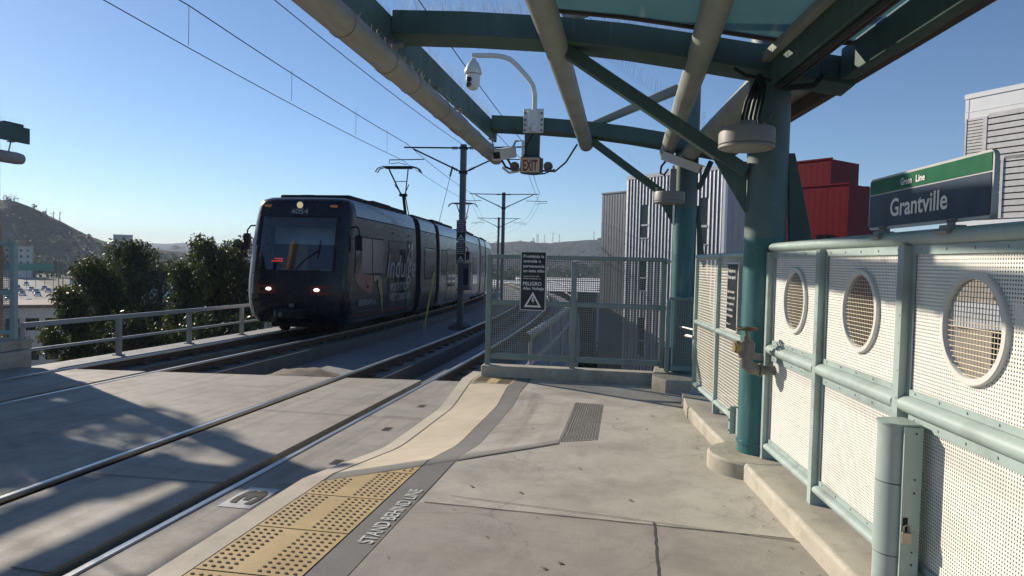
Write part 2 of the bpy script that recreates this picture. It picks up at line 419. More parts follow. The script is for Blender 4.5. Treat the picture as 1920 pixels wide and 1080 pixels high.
# tactile tiles with domes
mb = MB()
T0, TL = 1.36, .612
tiles = [(T0+i*TL, T0+(i+1)*TL) for i in range(8)]
def cl_(x): return ncr(x)-.20
for i, (ya, yb) in enumerate(tiles):
    a, b = ya+.006, yb-.006
    cols = [X1+.012+(X2-.008-X1-.012)*k/14 for k in range(15)]
    for xa, xb in zip(cols, cols[1:]):
        ea, eb = max(a, min(b, cl_(xa))), max(a, min(b, cl_(xb)))
        if ea-a < 1e-4 and eb-a < 1e-4: continue
        for k in range(3):
            f = lambda x, e, t: (x, a+(e-a)*t, top(x, a+(e-a)*t)+.007)
            mb.face([f(xa, ea, k/3), f(xb, eb, k/3), f(xb, eb, (k+1)/3), f(xa, ea, (k+1)/3)])
for x0, x1 in ((X1+.04, -1.925), (-1.795, X2-.02)):
    j = 0; y = T0+.03
    while y < 5.5:
        x = x0
        while x < x1:
            if y < ncr(x)-.23 and ((y-T0) % TL) > .022 and ((y-T0) % TL) < TL-.02:
                z = top(x, y)+.0065; n = 8; r0, r1, h = .0125, .008, .0065
                A = [mb.bm.verts.new((x+r0*math.cos(6.283*k/n), y+r0*math.sin(6.283*k/n), z)) for k in range(n)]
                B = [mb.bm.verts.new((x+r1*math.cos(6.283*k/n), y+r1*math.sin(6.283*k/n), z+h)) for k in range(n)]
                for k in range(n): mb.bm.faces.new((A[k], A[(k+1) % n], B[(k+1) % n], B[k])).material_index = 1
                mb.bm.faces.new(B).material_index = 1
            x += .0475
        y += .0515; j += 1
struct(mb.build('tactile_paving', ['tactile yellow', 'dome shade brown'], smooth=False))
mb = MB(); strip(((X1, -9), (X2, -9), (X2, ncr(X2)-.20), (X1, ncr(X1)-.20)), 6, 60, .002, mbx=mb)
strip(((X1, ncr(X1)-.2), (X1+.012, ncr(X1)-.2), (X1+.012, 9.3), (X1, 9.3)), 1, 90, .007, mbx=mb)
struct(mb.build('tile_joint', 'joint'))
mb = MB()
strip(((X1+.012, 9.33), (X2, 9.33), (X2, 9.86), (X1+.012, 9.86)), 2, 6, .004, mbx=mb, mi=0)
for g in range(12):
    x = (X1+.05+g*.03) if g < 6 else (X2-.2+(g-6)*.03)
    strip(((x, 9.335), (x+.013, 9.335), (x+.013, 9.855), (x, 9.855)), 1, 6, .008, mbx=mb, mi=1)
struct(mb.build('tactile_bars', ['tactile yellow', 'groove dark'], smooth=False))
mb = MB()
strip(((-.60, 6.33), (-.27, 6.50), (-.285, 8.24), (-.60, 8.27)), 2, 4, .003, mbx=mb, mi=0)
for g in range(13):
    f = g/12.6; x0, y0, x1, y1 = -.595+f*.318, 6.335+f*.165, -.597+f*.305, 8.265-f*.03
    strip(((x0, y0), (x0+.0085, y0+.004), (x1+.0085, y1), (x1, y1)), 1, 4, .008, mbx=mb, mi=1)
struct(mb.build('grooved_strip', ['platform concrete', 'groove dark'], smooth=False))
mb = MB(); qa, qb = gp(828, 945.5), gp(1497, 1013)
strip(((X3+.004, -9), (1.75, -9), (1.75, qb.y+(qb.y-qa.y)/(qb.x-qa.x)*(1.75-qb.x)), (X3+.004, qa.y+(qb.y-qa.y)/(qb.x-qa.x)*(X3-qa.x))), 4, 20, .002, mbx=mb)
struct(mb.build('near_slab', 'near concrete'))
# joints and cracks drawn as thin grooves
mb = MB()
def jl(p, q, w=.006, z0=0., dz=.005):
    a, b = gp(*p, z0), gp(*q, z0); d = (b-a); s = Vector((-d.y, d.x, 0)).normalized()*w
    n = 14; prev = None
    pts = [a+d*(i/n)+s*random.uniform(-.6, .6) for i in range(n+1)]
    for u, v in zip(pts, pts[1:]):
        f = (lambda p: (p.x, p.y, (top(p.x, p.y) if z0 == 0 else pz(p.y)+z0)+dz))
        mb.face([f(u-s), f(u+s), f(v+s), f(v-s)])
jl((795, 942), (1490, 1012)); jl((1226, 980), (1236, 1085)); jl((845, 930), (1215, 978), .003)
jl((1215, 978), (1500, 1018), .003); jl((990, 716), (1110, 728), .003)
struct(mb.build('paving_joint', 'joint'))
mb = MB()
text(mb, 'STAND BEHIND LINE', (-1.378, 3.70, pz(3.7)+.009), (0, 1, GR), (-1, 0, 0), width=.98, height=.092, bold=.01)
struct(mb.build('ground_lettering', 'letter white'))
# track slab at the crossing
RAILS = [-3.05, -4.52, -7.42, -8.87]
RT_Z = -.22
def yend(x): return 10.12+(x+7.43)*.125
mb = MB()
edges = [(EDGE-.002, -3.05+.05), (-3.05-.15, -4.52+.15), (-4.52-.05, -7.42+.05), (-7.42-.15, -8.87+.15), (-8.87-.05, -9.63)]
for xr, xl in edges:
    nx = 3; yy = frange(-12, 0, 3.)+[3, 5, 7, 9]
    P = []
    for y in yy+[None]:
        row = []
        for i in range(nx+1):
            x = xr+(xl-xr)*i/nx; Y = yend(x) if y is None else y
            row.append((x, Y, pz(Y)+RT_Z-.006))
        P.append(row)
    mb.grid(P)
    E_ = [(xr, -12), (xr, yend(xr)), (xl, yend(xl)), (xl, -12)]
    for (x0, y0), (x1, y1) in zip(E_, E_[1:]):
        mb.face([(x0, y0, pz(y0)+RT_Z-.006), (x1, y1, pz(y1)+RT_Z-.006), (x1, y1, pz(y1)+RT_Z-.5), (x0, y0, pz(y0)+RT_Z-.5)])
struct(mb.build('track_crossing', 'crossing concrete', smooth=False))
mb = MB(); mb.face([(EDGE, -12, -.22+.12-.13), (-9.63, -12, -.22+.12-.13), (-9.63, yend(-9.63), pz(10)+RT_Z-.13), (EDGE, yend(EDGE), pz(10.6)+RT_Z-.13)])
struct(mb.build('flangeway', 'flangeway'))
mb = MB()
def jc(p, q): jl(p, q, .005, -.22, .0)
jc((485, 768), (790, 786)); jc((170, 888), (425, 906)); jc((720, 779), (790, 783)); jc((20, 1063), (100, 1075)); jc((520, 908), (615, 912))
for (x, y) in ((725, 804), (790, 761), (630, 866), (470, 1037)):
    c = gp(x, y, -.22)
    for k in range(5):
        yy = c.y-.07+k*.035
        mb.face([(c.x-.045, yy, pz(yy)-.2225), (c.x+.045, yy, pz(yy)-.2225), (c.x+.045, yy+.018, pz(yy)-.2225), (c.x-.045, yy+.018, pz(yy)-.2225)])
struct(mb.build('slab_joint', 'joint'))
mb = MB()
mb.face([(-2.915, 4.66, pz(4.7)-.222), (-2.66, 4.66, pz(4.7)-.222), (-2.66, 5.12, pz(5.1)-.222), (-2.915, 5.12, pz(5.1)-.222)], 0)
text(mb, '3', (-2.70, 4.74, pz(4.85)-.217), (0, 1, GR), (-1, 0, 0), width=.31, height=.18, mi=1, bold=.05)
struct(mb.build('stop_number', ['white paint', 'groove dark']))
# swept things that follow the line
def sweep(mb, prof, y0, y1, step=1.5, z0=RT_Z, mi=0, close=True, shift=True):
    ysw = frange(y0, y1, step); rows = []
    for y in ysw:
        o = off(y) if shift else 0
        rows.append([(x-o, y, pz(y)+z0+z) for x, z in prof]+([(prof[0][0]-o, y, pz(y)+z0+prof[0][1])] if close else []))
    mb.grid(rows, mi)
    if close:
        for rw in (rows[0][:-1], rows[-1][:-1]): mb.face(rw, mi)
for x in RAILS:
    mb = MB()
    sweep(mb, [(x-.030, -.008), (x-.022, 0), (x+.022, 0), (x+.030, -.008), (x+.030, -.035), (x-.030, -.035)], -12, 120, 2)
    sweep(mb, [(x-.0299, -.0351), (x+.0299, -.0351), (x+.009, -.05), (x+.009, -.14), (x+.07, -.155), (x-.07, -.155), (x-.009, -.14), (x-.009, -.05)], -12, 120, 2, mi=1)
    struct(mb.build('rail', ['rail steel', 'rail rust']))
mb = MB()
for x in RAILS:
    sweep(mb, [(x-.36, -.16), (x+.36, -.16), (x+.36, -.46), (x-.36, -.46)], 10.3, 120, 2, mi=0)
    y = 10.9
    while y < 45:
        for s in (-1, 1):
            o = off(y); mb.box(x-o+s*.13-.05, x-o+s*.13+.05, y-.09, y+.09, pz(y)+RT_Z-.165, pz(y)+RT_Z-.115, 1)
        y += .75
struct(mb.build('track_plinth', ['dark concrete', 'rail rust'], smooth=False))
mb = MB()
sweep(mb, [(-1.45, -.45), (-9.95, -.45), (-9.95, -1.6), (-1.45, -1.6)], 10.1, 120, 2)
sweep(mb, [(-9.82, -.16), (-10.38, -.16), (-10.38, -1.6), (-9.82, -1.6)], 9.6, 120, 2)
struct(mb.build('viaduct_deck', 'deck concrete', smooth=False))
# gravel heap where the crossing slab stops
mb = MB(); P = []
for j in range(15):
    row = []
    for i in range(21):
        x = -6.75+i*.10; y = 10.3+j*.2
        h = max(0, 1-((x+5.75)/.95)**2-((y-11.6)/1.5)**2)
        z = pz(y)+RT_Z-.455+h*.36+(noise.noise(Vector((x*5, y*5, 0)))*.05 if h > 0 else 0)
        row.append((x, y, z))
    P.append(row)
mb.grid(P); g = mb.build('gravel', 'gravel'); g['kind'] = 'stuff'
mb = MB(); rnd = random.Random(5)
for i in range(170):
    x, y = rnd.uniform(-1.3, 1.2), rnd.uniform(2.4, 9.6)
    if i % 3: x = .60+(7.72-y)*.1083-abs(rnd.gauss(0, .12))
    z = top(x, y)+.004; s = rnd.uniform(.004, .011) if i % 9 else rnd.uniform(.014, .022); a = rnd.uniform(0, 6.28)
    mb.face([(x+s*math.cos(a+q)*k, y+s*math.sin(a+q), z+.003*k) for q, k in ((0, 1), (1.4, .7), (3, 1.1), (4.5, .8))])
g = mb.build('litter', 'litter brown', smooth=False); g['kind'] = 'stuff'
# ------------------------------------------------------------------ kerbs of the right platform
def kx(y): return .635+(7.72-y)*.1083
mb = MB()
P = []
for y in frange(-6, 7.74, .07):
    x = kx(y); z = pz(y)
    j = lambda s: noise.noise(Vector((y*2.3, s, 0)))*.006+(noise.noise(Vector((y*9, s+7, 0)))*.006 if s == 2 or s == 1 else 0)-(max(0, noise.noise(Vector((y*4.7, 31, 0)))-.28)*.05 if s in (2, 3) else 0)
    P.append([(x+j(0), y, z-.02), (x+j(1), y, z+.105+j(3)), (x+.018, y, z+.125+j(2)), (x+.62, y, z+.125), (x+.62, y, z-.05)])
mb.grid(P); mb.face(P[0]); mb.face(P[-1])
mb.box(kx(7.74)-.01, kx(7.74)+.62, 7.741, 8.75, pz(8)-.03, pz(8)+.122, 0)
KERB = tag(mb.build('kerb', 'kerb concrete', bevel=.008), 'long chipped concrete kerb under the perforated wall along the right platform', 'kerb')
mb = MB(); c = Vector((1.0, 5.86, 0)); n = 40; r = .36
mb.lathe([(r, pz(5.8)-.03), (r, pz(5.8)+.115), (r-.018, pz(5.8)+.133), (.05, pz(5.8)+.134)], c, 48)
tag(mb.build('column_footing', 'kerb concrete'), 'round concrete footing bulging from the kerb around the nearer teal column', 'footing', 'footings under the canopy columns')
mb = MB()
mb.prism([(.30, 9.56), (.47, 9.27), (1.05, 9.27), (1.25, 9.6), (1.25, 10.5), (.36, 10.5)], lambda u, v, w: Vector((u, v, w)), pz(9.6)-.03, pz(9.6)+.175)
tag(mb.build('column_footing', 'kerb concrete', bevel=.018), 'angular concrete block under the farther teal column beside the end fence', 'footing', 'footings under the canopy columns')
mb = MB()
mb.box(-2.09, .34, 9.88, 10.12, pz(10)-.03, pz(10)+.165)
tag(mb.build('end_sill', 'kerb concrete', bevel=.02), 'low concrete sill across the platform end below the grey green mesh fence', 'sill')
# ------------------------------------------------------------------ perforated wall on the right (local frame: x along the wall towards us, y outwards)
WO = Vector((1.073, 5.71, 0)); WA = math.atan2(-.9942, .1074)
WX = Vector((math.cos(WA), math.sin(WA), 0)); WY = Vector((-math.sin(WA), math.cos(WA), 0))
def wp(s, d, z): return WO+WX*s+WY*d+Vector((0, 0, z))
wall = thing('windscreen_wall', 'long white perforated windscreen wall with round mesh portholes in a pale teal frame', 'wall', WO, WA, local=True)
PS = [0, 1.04, 2.10, 3.15, 4.2, 5.25]
ZT, ZM, ZB = 1.705, .925, .175
def rbar(mb, s0, s1, z, h, w, y=0.):          # rounded horizontal rail
    n = 10
    prof = [(-w/2*math.cos(a), h/2*math.sin(a)) for a in [math.pi*(-.5+k/(n-1)) for k in range(n)]]
    prof = [(p-.0, q) for p, q in prof]+[(w/2, h/2), (w/2, -h/2)]
    A = [mb.bm.verts.new((s0, y+p, z+q)) for p, q in prof]; B = [mb.bm.verts.new((s1, y+p, z+q)) for p, q in prof]
    k = len(prof)
    for i in range(k): mb.bm.faces.new((A[i], A[(i+1) % k], B[(i+1) % k], B[i]))
    mb.bm.faces.new(A[::-1]); mb.bm.faces.new(B)
mb = MB(); rbar(mb, -.03, 5.28, ZT, .07, .085); mb.build('top_rail', 'frame teal', wall, local=True)
mb = MB()
for a, b in zip(PS, PS[1:]): rbar(mb, a+.032, b-.032, ZM, .085, .11)
mb.build('middle_rail', 'frame teal', wall, local=True)
mb = MB()
for a, b in zip(PS, PS[1:]): rbar(mb, a+.032, b-.032, ZB, .065, .09)
mb.build('bottom_rail', 'frame teal', wall, local=True)
for s in PS:
    mb = MB(); mb.box(s-.03, s+.03, -.05, .05, .06+.004*s, ZT-.035)
    for z in frange(.3, 1.6, .13): mb.lathe([(.006, -.0525), (.006, -.0495)], (s+.012, 0, z), 8, axis='y')
    mb.build('post', 'frame teal', wall, local=True, bevel=.008)
for a, b in zip(PS, PS[1:]):
    for z0, z1, port in ((ZB+.033, ZM-.043, 0), (ZM+.043, ZT-.035, 1)):
        cx = (a+b)/2+.005; cz = 1.325
        a2, b2 = a+.031, b-.031
        mb = MB()
        if port:                               # sheet with a round hole
            n = 64; rin = .202; O = []; I = []
            for k in range(n):
                t = 2*math.pi*k/n; dx, dz = math.cos(t), math.sin(t)
                kx_ = min((b2-cx)/dx if dx > 1e-6 else 9, (a2-cx)/dx if dx < -1e-6 else 9, (z1-cz)/dz if dz > 1e-6 else 9, (z0-cz)/dz if dz < -1e-6 else 9)
                O.append(mb.bm.verts.new((cx+dx*kx_, 0, cz+dz*kx_))); I.append(mb.bm.verts.new((cx+dx*rin, 0, cz+dz*rin)))
            for k in range(n): mb.bm.faces.new((O[k], O[(k+1) % n], I[(k+1) % n], I[k]))
            for x, z in ((a2, z0), (b2, z0), (b2, z1), (a2, z1)):
                q = min(range(n), key=lambda k: (O[k].co-Vector((x, 0, z))).length)
                O[q].co = Vector((x, 0, z))
        else: mb.face([(a2, 0, z0), (b2, 0, z0), (b2, 0, z1), (a2, 0, z1)])
        pn = mb.build('panel', 'wall perforated', wall, local=True, smooth=False)
        mb = MB()                              # flat border strips screwed on the sheet
        for q in ((a2, a2+.026, z0, z1), (b2-.026, b2, z0, z1), (a2+.0265, b2-.0265, z0, z0+.03), (a2+.0265, b2-.0265, z1-.042, z1)):
            mb.box(q[0], q[1], -.012, -.004, q[2], q[3])
        for x in frange(a2+.08, b2-.08, .21):
            for z in (z0+.017, z1-.02): mb.lathe([(.006, -.016), (.006, -.0115)], (x, 0, z), 8, axis='y')
        mb.build('panel_border', 'frame teal', wall, local=True, smooth=False)
        if port:
            mb = MB(); m_ = 56
            mb.lathe([(.199, .012), (.199, -.016), (.202, -.020), (.225, -.020), (.229, -.016), (.229, .012)], (cx, 0, cz), m_, axis='y')
            rg = mb.build('porthole_ring', 'ring white', wall, local=True)
            bm2 = bmesh.new(); bm2.from_mesh(rg.data)
            bmesh.ops.delete(bm2, geom=[f for f in bm2.faces if len(f.verts) > 8], context='FACES'); 
            e = [x for x in bm2.edges if x.is_boundary]; bmesh.ops.bridge_loops(bm2, edges=e); bm2.to_mesh(rg.data); bm2.free()
            mb = MB(); ms_ = .021
            k = -9
            while k <= 9:
                h = math.sqrt(max(0, .199**2-(k*ms_)**2))
                if h > .02:
                    w1 = [(cx+k*ms_, .003*(-1)**(q+k), cz-h+2*h*q/14) for q in range(15)]
                    mb.tube([(cx+k*ms_, .002, cz-h), (cx+k*ms_, .002, cz+h)], .0019, 5)
                    mb.tube([(cx-h, -.002, cz+k*ms_), (cx+h, -.002, cz+k*ms_)], .0019, 5)
                k += 1
            mb.build('porthole_mesh', 'mesh gold', wall, local=True)
# lockable half-round cabinet on the third post
cab = thing('locked_cabinet', 'half-round pale teal locked post cabinet standing against the perforated wall', 'cabinet', wp(2.262, -.06, .07), WA, local=True)
def halfround(mb, r, z0, z1, mi=0, sx=1.):
    n = 18; poly = [(r*math.cos(a)*sx, -.05-r*math.sin(a)) for a in [math.pi*k/(n-1) for k in range(n)]]+[(-r*sx, .02), (r*sx, .02)]
    mb.prism(poly, lambda u, v, w: Vector((u, v, w)), z0, z1, mi)
mb = MB(); halfround(mb, .079, -.02, .20); halfround(mb, .081, .205, .525); halfround(mb, .0795, .53, .79); halfround(mb, .084, .791, .80)
mb.build('cabinet_body', 'frame teal', cab, local=True)
mb = MB(); mb.box(.0845, .100, -.062, .018, .0, .79); mb.build('side_flange', 'frame teal', cab, local=True)
mb = MB(); mb.box(.1003, .1035, -.055, -.035, .33, .39); mb.build('hasp_slot', 'flangeway', cab, local=True)
mb = MB(); mb.box(.103, .121, -.062, -.022, .28, .328); mb.tube([(.112, -.055, .325), (.112, -.055, .352), (.112, -.042, .362), (.112, -.029, .352), (.112, -.029, .325)], .004, 8)
mb.build('padlock', 'padlock', cab, local=True, bevel=.004)
for z in (.22, .51, .55, .76):
    pass
mb = MB()
for z in (.03, .18, .235, .50, .56, .765): mb.lathe([(.0045, .1000), (.0045, .1035)], (0, -.012, z), 8, axis='x')
mb.build('rivet', 'lens black', cab, local=True)
# station name sign
sg = thing('station_sign', 'dark blue station name sign with a green band reading Grantville Green Line', 'sign', wp(2.18, 0, 1.74), WA, local=True)
def rrect(w, h, r, n=5):
    p = []
    for cx, cz, a0 in ((w/2-r, h/2-r, 0), (-w/2+r, h/2-r, 90), (-w/2+r, -h/2+r, 180), (w/2-r, -h/2+r, 270)):
        for k in range(n+1):
            a = R(a0+90*k/n); p.append((cx+r*math.cos(a), cz+r*math.sin(a)))
    return p
MATS['sign blue'] = mat('sign blue', (.038, .058, .088), .4, var=.06, spec=.15); mat('sign green', (.006, .10, .042), .4, var=.06, spec=.15); mat('sign rim', (.42, .43, .42), .4, var=.05)
mb = MB(); mb.prism(rrect(1.08, .268, .035), lambda u, v, w: Vector((u, w, .155+v)), -.008, .012); mb.build('sign_board', 'sign rim', sg, local=True)
mb = MB(); mb.box(-.528, .528, -.0105, -.0095, .034, .200, 0); mb.box(-.528, .528, -.0105, -.0095, .2065, .278, 1)
mb.build('sign_face', ['sign blue', 'sign green'], sg, local=True)
mb = MB(); text(mb, 'Grantville', (-.03, -.0125, .082), (1, 0, 0), (0, 0, 1), width=.52, height=.088, align='CENTER', bold=.018)
text(mb, 'Green', (-.19, -.0135, .226), (1, 0, 0), (0, 0, 1), width=.105, height=.033, bold=.02); text(mb, 'Line', (-.045, -.0135, .226), (1, 0, 0), (0, 0, 1), width=.08, height=.033, bold=.02)
mb.build('sign_lettering', 'sign white', sg, local=True)
for s in (-.36, .27):
    mb = MB(); mb.box(s-.035, s+.035, -.045, .03, -.012, .008); mb.box(s-.028, s+.028, -.0175, -.0115, .0085, .036)
    for q in (-.015, .015): mb.lathe([(.006, -.026), (.006, -.0165)], (s+q, 0, .027), 8, axis='y')
    mb.tube([(s-.05, -.05, -.02), (s+.05, -.05, -.02)], .012, 8)
    mb.build('sign_clamp', 'fitting grey', sg, local=True)
# side gate between the columns
sd = thing('side_gate', 'pale teal perforated swing gate hinged to the nearer column with a black notice on it', 'gate', WO, WA, local=True)
GS = [-2.87, -1.76, -.62]
mb = MB(); rbar(mb, -2.90, -.59, 1.655, .06, .07); mb.build('top_rail', 'frame teal', sd, local=True)
for z, nm in ((.90, 'middle_rail'), (.17, 'bottom_rail')):
    mb = MB()
    for a, b in zip(GS, GS[1:]): rbar(mb, a+.025, b-.025, z, .06, .075)
    mb.build(nm, 'frame teal', sd, local=True)
for s in GS:
    mb = MB(); mb.box(s-.024, s+.024, -.035, .035, .04, 1.624); mb.build('post', 'frame teal', sd, local=True, bevel=.006)
for a, b in zip(GS, GS[1:]):
    for z0, z1 in ((.2, .87), (.93, 1.624)):
        mb = MB(); mb.face([(a+.024, 0, z0), (b-.024, 0, z0), (b-.024, 0, z1), (a+.024, 0, z1)]); mb.build('panel', 'side perforated', sd, local=True, smooth=False)
mb = MB(); mb.box(-.70, -.66, -.13, -.036, .10, .34); mb.box(-.655, -.42, -.085, -.045, .11, .33)
for z in (.13, .22, .31): mb.lathe([(.011, -.145), (.011, -.1305)], (-.68, 0, z), 8, axis='y')
mb.build('hinge', 'frame teal', sd, local=True, bevel=.004)
mb = MB(); mb.tube([(-2.88, -.03, .80), (-3.2, -.10, .80), (-3.26, -.12, .795)], .013, 8); mb.tube([(-2.86, -.04, .715), (-2.95, -.08, .72), (-3.02, -.10, .71)], .019, 8)
mb.build('latch_handle', 'steel', sd, local=True)
ns = thing('gate_notice', 'tall black notice with white text on the side gate behind the hose valve', 'sign', WO, WA, local=True)
mb = MB(); mb.box(-1.27, -.87, -.047, -.040, .96, 1.59); mb.build('sign_board', 'ring white', ns, local=True)
mb = MB(); mb.box(-1.255, -.885, -.0485, -.0475, .975, 1.575); mb.build('sign_face', 'sign black', ns, local=True)
mb = MB()
for i, (t, z, wd, h) in enumerate((('Transit patrons', 1.47, .27, .034), ('Tickets required', 1.41, .28, .034), ('After the station', 1.28, .26, .026), ('you must have a valid', 1.225, .28, .026), ('fare or pass to be', 1.17, .25, .026), ('on the station at', 1.115, .22, .026), ('all times, please', 1.06, .22, .026), ('Ordinance 13', .985, .15, .018))):
    text(mb, t, (-1.235, -.0505, z+.03), (1, 0, 0), (0, 0, 1), width=wd, height=h, bold=.01)
mb.build('sign_lettering', 'sign white', ns, local=True)
# fence across the platform end
GY = 9.98
gt = thing('end_fence', 'grey green square-mesh fence across the platform end carrying a black danger notice', 'fence', (-.8, GY, pz(10)+.165))
gx0, gx1, gm = -2.05, .47, -.80
def gpost(nm, x, z0, z1, w=.07, dy=0.):
    mb = MB(); mb.box(x-w/2, x+w/2, GY-.035+dy, GY+.035+dy, z0, z1); mb.build(nm, 'gate teal', gt, bevel=.008)
gpost('post', gx0+.035, .05, 1.6); gpost('post', gx1-.035, .13, 1.6); gpost('post', gm, .05, 1.565, .075)
mb = MB(); mb.bar((gx0-.004, GY, 1.622), (gx1+.004, GY, 1.622), .085, .055); mb.build('top_rail', 'gate teal', gt, bevel=.012)
for z, nm in ((.965, 'middle_rail'), (.19, 'bottom_rail')):
    mb = MB()
    for a, b in ((gx0+.0705, gm-.038), (gm+.038, gx1-.0705)): mb.bar((a, GY, z), (b, GY, z), .06, .075)
    mb.build(nm, 'gate teal', gt, bevel=.015)
for a, b in ((gx0+.0705, gm-.038), (gm+.038, gx1-.0705)):
    for z0, z1 in ((.228, .927), (1.003, 1.594)):
        mb = MB(); mb.face([(a, GY+.012, z0), (b, GY+.012, z0), (b, GY+.012, z1), (a, GY+.012, z1)]); mb.build('panel', 'gate perforated', gt, smooth=False)
mb = MB(); mb.box(gx1, gx1+.09, GY-.05, GY+.03, .10, .42); mb.tube([(gx1+.03, GY-.07, .12), (gx1+.03, GY-.07, .40)], .022, 8); mb.build('hinge', 'cable black', gt)
mb = MB(); mb.blob((gx1+.02, GY-.045, 1.60), .035, 0, 2); mb.blob((gx1+.02, GY-.045, .95), .035, 0, 2); mb.build('latch_knob', 'frame teal', gt)
def danger(root, x0, x1, z0, z1, y, lines, tri, mesh_local=False):
    k = dict()
    mb = MB(); mb.box(x0, x1, y, y+.006, z0, z1); mb.build('sign_board', 'ring white', root)
    e = (x1-x0)*.03
    mb = MB(); mb.box(x0+e, x1-e, y-.0015, y-.0005, z0+e, z1-e); mb.build('sign_face', 'sign black', root)
    mb = MB(); W, H = x1-x0, z1-z0
    for t, fz, fw, fh in lines: text(mb, t, (x0+W*.11, y-.004, z0+H*fz), (1, 0, 0), (0, 0, 1), width=W*fw, height=H*fh, bold=.018)
    if tri:
        cx, b0, hh, hw = x0+W*.5, z0+H*tri[0], H*tri[1], W*tri[2]
        A = [(cx-hw, b0), (cx+hw, b0), (cx, b0+hh)]; c = (cx, b0+hh*.36)
        B = [(c[0]+(p[0]-c[0])*.66, c[1]+(p[1]-c[1])*.66) for p in A]
        for i in range(3):
            j = (i+1) % 3; mb.face([(A[i][0], y-.004, A[i][1]), (A[j][0], y-.004, A[j][1]), (B[j][0], y-.004, B[j][1]), (B[i][0], y-.004, B[i][1])])
        bolt = [(-.05, .66), (.12, .66), (.05, .5), (.2, .5), (.02, .2), (.06, .38), (-.12, .38)]
        mb.face([(cx+u*hw, y-.004, b0+v*hh) for u, v in bolt])
    mb.build('sign_lettering', 'sign white', root)
dn = thing('danger_notice', 'black Spanish danger notice reading PELIGRO Alto Voltaje above a lightning triangle', 'sign', (-1.37, GY-.06, .87))
danger(dn, -1.555, -1.19, .868, 1.70, GY-.062, [('Prohibida la', .895, .80, .050), ('entrada o', .815, .68, .050), ('permanencia', .730, .82, .050), ('en este sitio', .650, .82, .050), ('Codigo Penal 369', .572, .62, .020), ('MTDB Ordinance 13', .532, .68, .020), ('PELIGRO', .425, .72, .062), ('Alto Voltaje', .350, .82, .052)], (.055, .26, .34))
# perforated guard wrapped round the farther column
gd = thing('column_guard', 'narrow perforated teal guard box around the foot of the farther column', 'guard', (.70, 9.8, pz(10)+.175))
mb = MB()
for x in (.50, .86): mb.box(x-.03, x+.03, 9.78, 9.86, .10, 1.08)
mb.box(.4995, .8605, 9.775, 9.865, 1.0805, 1.125); mb.box(.5305, .8295, 9.785, 9.855, .12, .20)
mb.build('guard_frame', 'gate teal', gd, bevel=.02)
mb = MB(); mb.face([(.53, 9.81, .2), (.83, 9.81, .2), (.83, 9.81, 1.08), (.53, 9.81, 1.08)]); mb.build('panel', 'gate perforated', gd, smooth=False)
# fire hose valve on the nearer column
vx, vy = .87, 5.58
hv = thing('hose_valve', 'grey cast hose valve with handwheel and brass cap clamped to the nearer column', 'valve', (1.03, 5.72, .85))
mb = MB(); mb.lathe([(.028, .855), (.05, .86), (.058, .88), (.058, .97), (.05, .985), (.04, 1.0)], (vx, vy, 0), 20)
mb.box(vx-.05, vx+.055, vy-.052, vy+.05, .90, .99)
mb.tube([(vx, vy, .865), (vx+.005, vy, .82), (vx+.04, vy, .785), (vx+.09, vy+.01, .775)], [.048, .05, .05, .045], 16)
mb.build('valve_body', 'cast grey', hv, bevel=.006)
mb = MB(); mb.tube([(vx+.09, vy+.01, .775), (vx+.26, vy+.03, .775)], .036, 16); mb.tube([(vx+.10, vy+.01, .775), (vx+.115, vy+.012, .775)], .052, 16); mb.build('supply_pipe', 'cast grey', hv)
mb = MB(); mb.tube([(vx-.05, vy-.01, .945), (vx-.085, vy-.016, .945)], .047, 16); mb.tube([(vx-.085, vy-.016, .945), (vx-.095, vy-.018, .945)], .036, 16); mb.build('brass_cap', 'brass', hv)
mb = MB(); mb.tube([(vx, vy, .99), (vx, vy, 1.085)], .013, 10); mb.tube([(vx, vy, .99), (vx, vy, 1.03)], .03, 10); mb.build('spindle', 'cast grey', hv)
mb = MB(); n = 20; mb.tube([(vx+.072*math.cos(6.2832*k/n), vy+.072*math.sin(6.2832*k/n), 1.085) for k in range(n+1)], .010, 8)
for a in (0, 2.1, 4.2): mb.tube([(vx, vy, 1.085), (vx+.07*math.cos(a), vy+.07*math.sin(a), 1.085)], .008, 6)
mb.build('handwheel', 'rail rust', hv)
mb = MB(); mb.lathe([(.160, .83), (.170, .83), (.170, .885), (.160, .885)], (1.03, 5.9, 0), 32); mb.build('pipe_clamp', 'fitting grey', hv)
# ------------------------------------------------------------------ canopy
CY1, CY2 = 5.7, 9.9
cn = thing('platform_canopy', 'teal steel canopy with arched beams, glass roof and two columns over the right platform', 'canopy', (1.03, 5.9, 0), group='station canopies')
ARC = [(-2.02, 3.418, 3.612), (-1.4, 3.385, 3.578), (-.665, 3.324, 3.513), (-.1, 3.245, 3.44), (.42, 3.151, 3.347), (1.01, 3.037, 3.235), (1.58, 2.926, 3.131)]
def arch_z(x):
    for a, b in zip(ARC, ARC[1:]):
        if x <= b[0]:
            t = (x-a[0])/(b[0]-a[0]); return a[1]+(b[1]-a[1])*t, a[2]+(b[2]-a[2])*t
    return ARC[-1][1:]
def arch(y, x1, dep=.36):
    mb = MB(); xs_ = frange(-2.02, x1, .12)
    V = []
    for x in xs_:
        zb, zt = arch_z(x)
        V.append([(x, y, zb), (x, y, zt), (x, y+dep, zt), (x, y+dep, zb), (x, y, zb)])
    mb.grid(V); mb.face(V[0][:4]); mb.face(V[-1][:4])
    for x in (-1.97,):
        zb, zt = arch_z(x); mb.box(x-.05, x+.02, y-.012, y-.001, zb+.01, zt-.01)
    return mb
mb = arch(CY1, 1.60); mb.box(1.36, 1.47, CY1-.02, CY1-.001, 2.99, 3.14, 0)
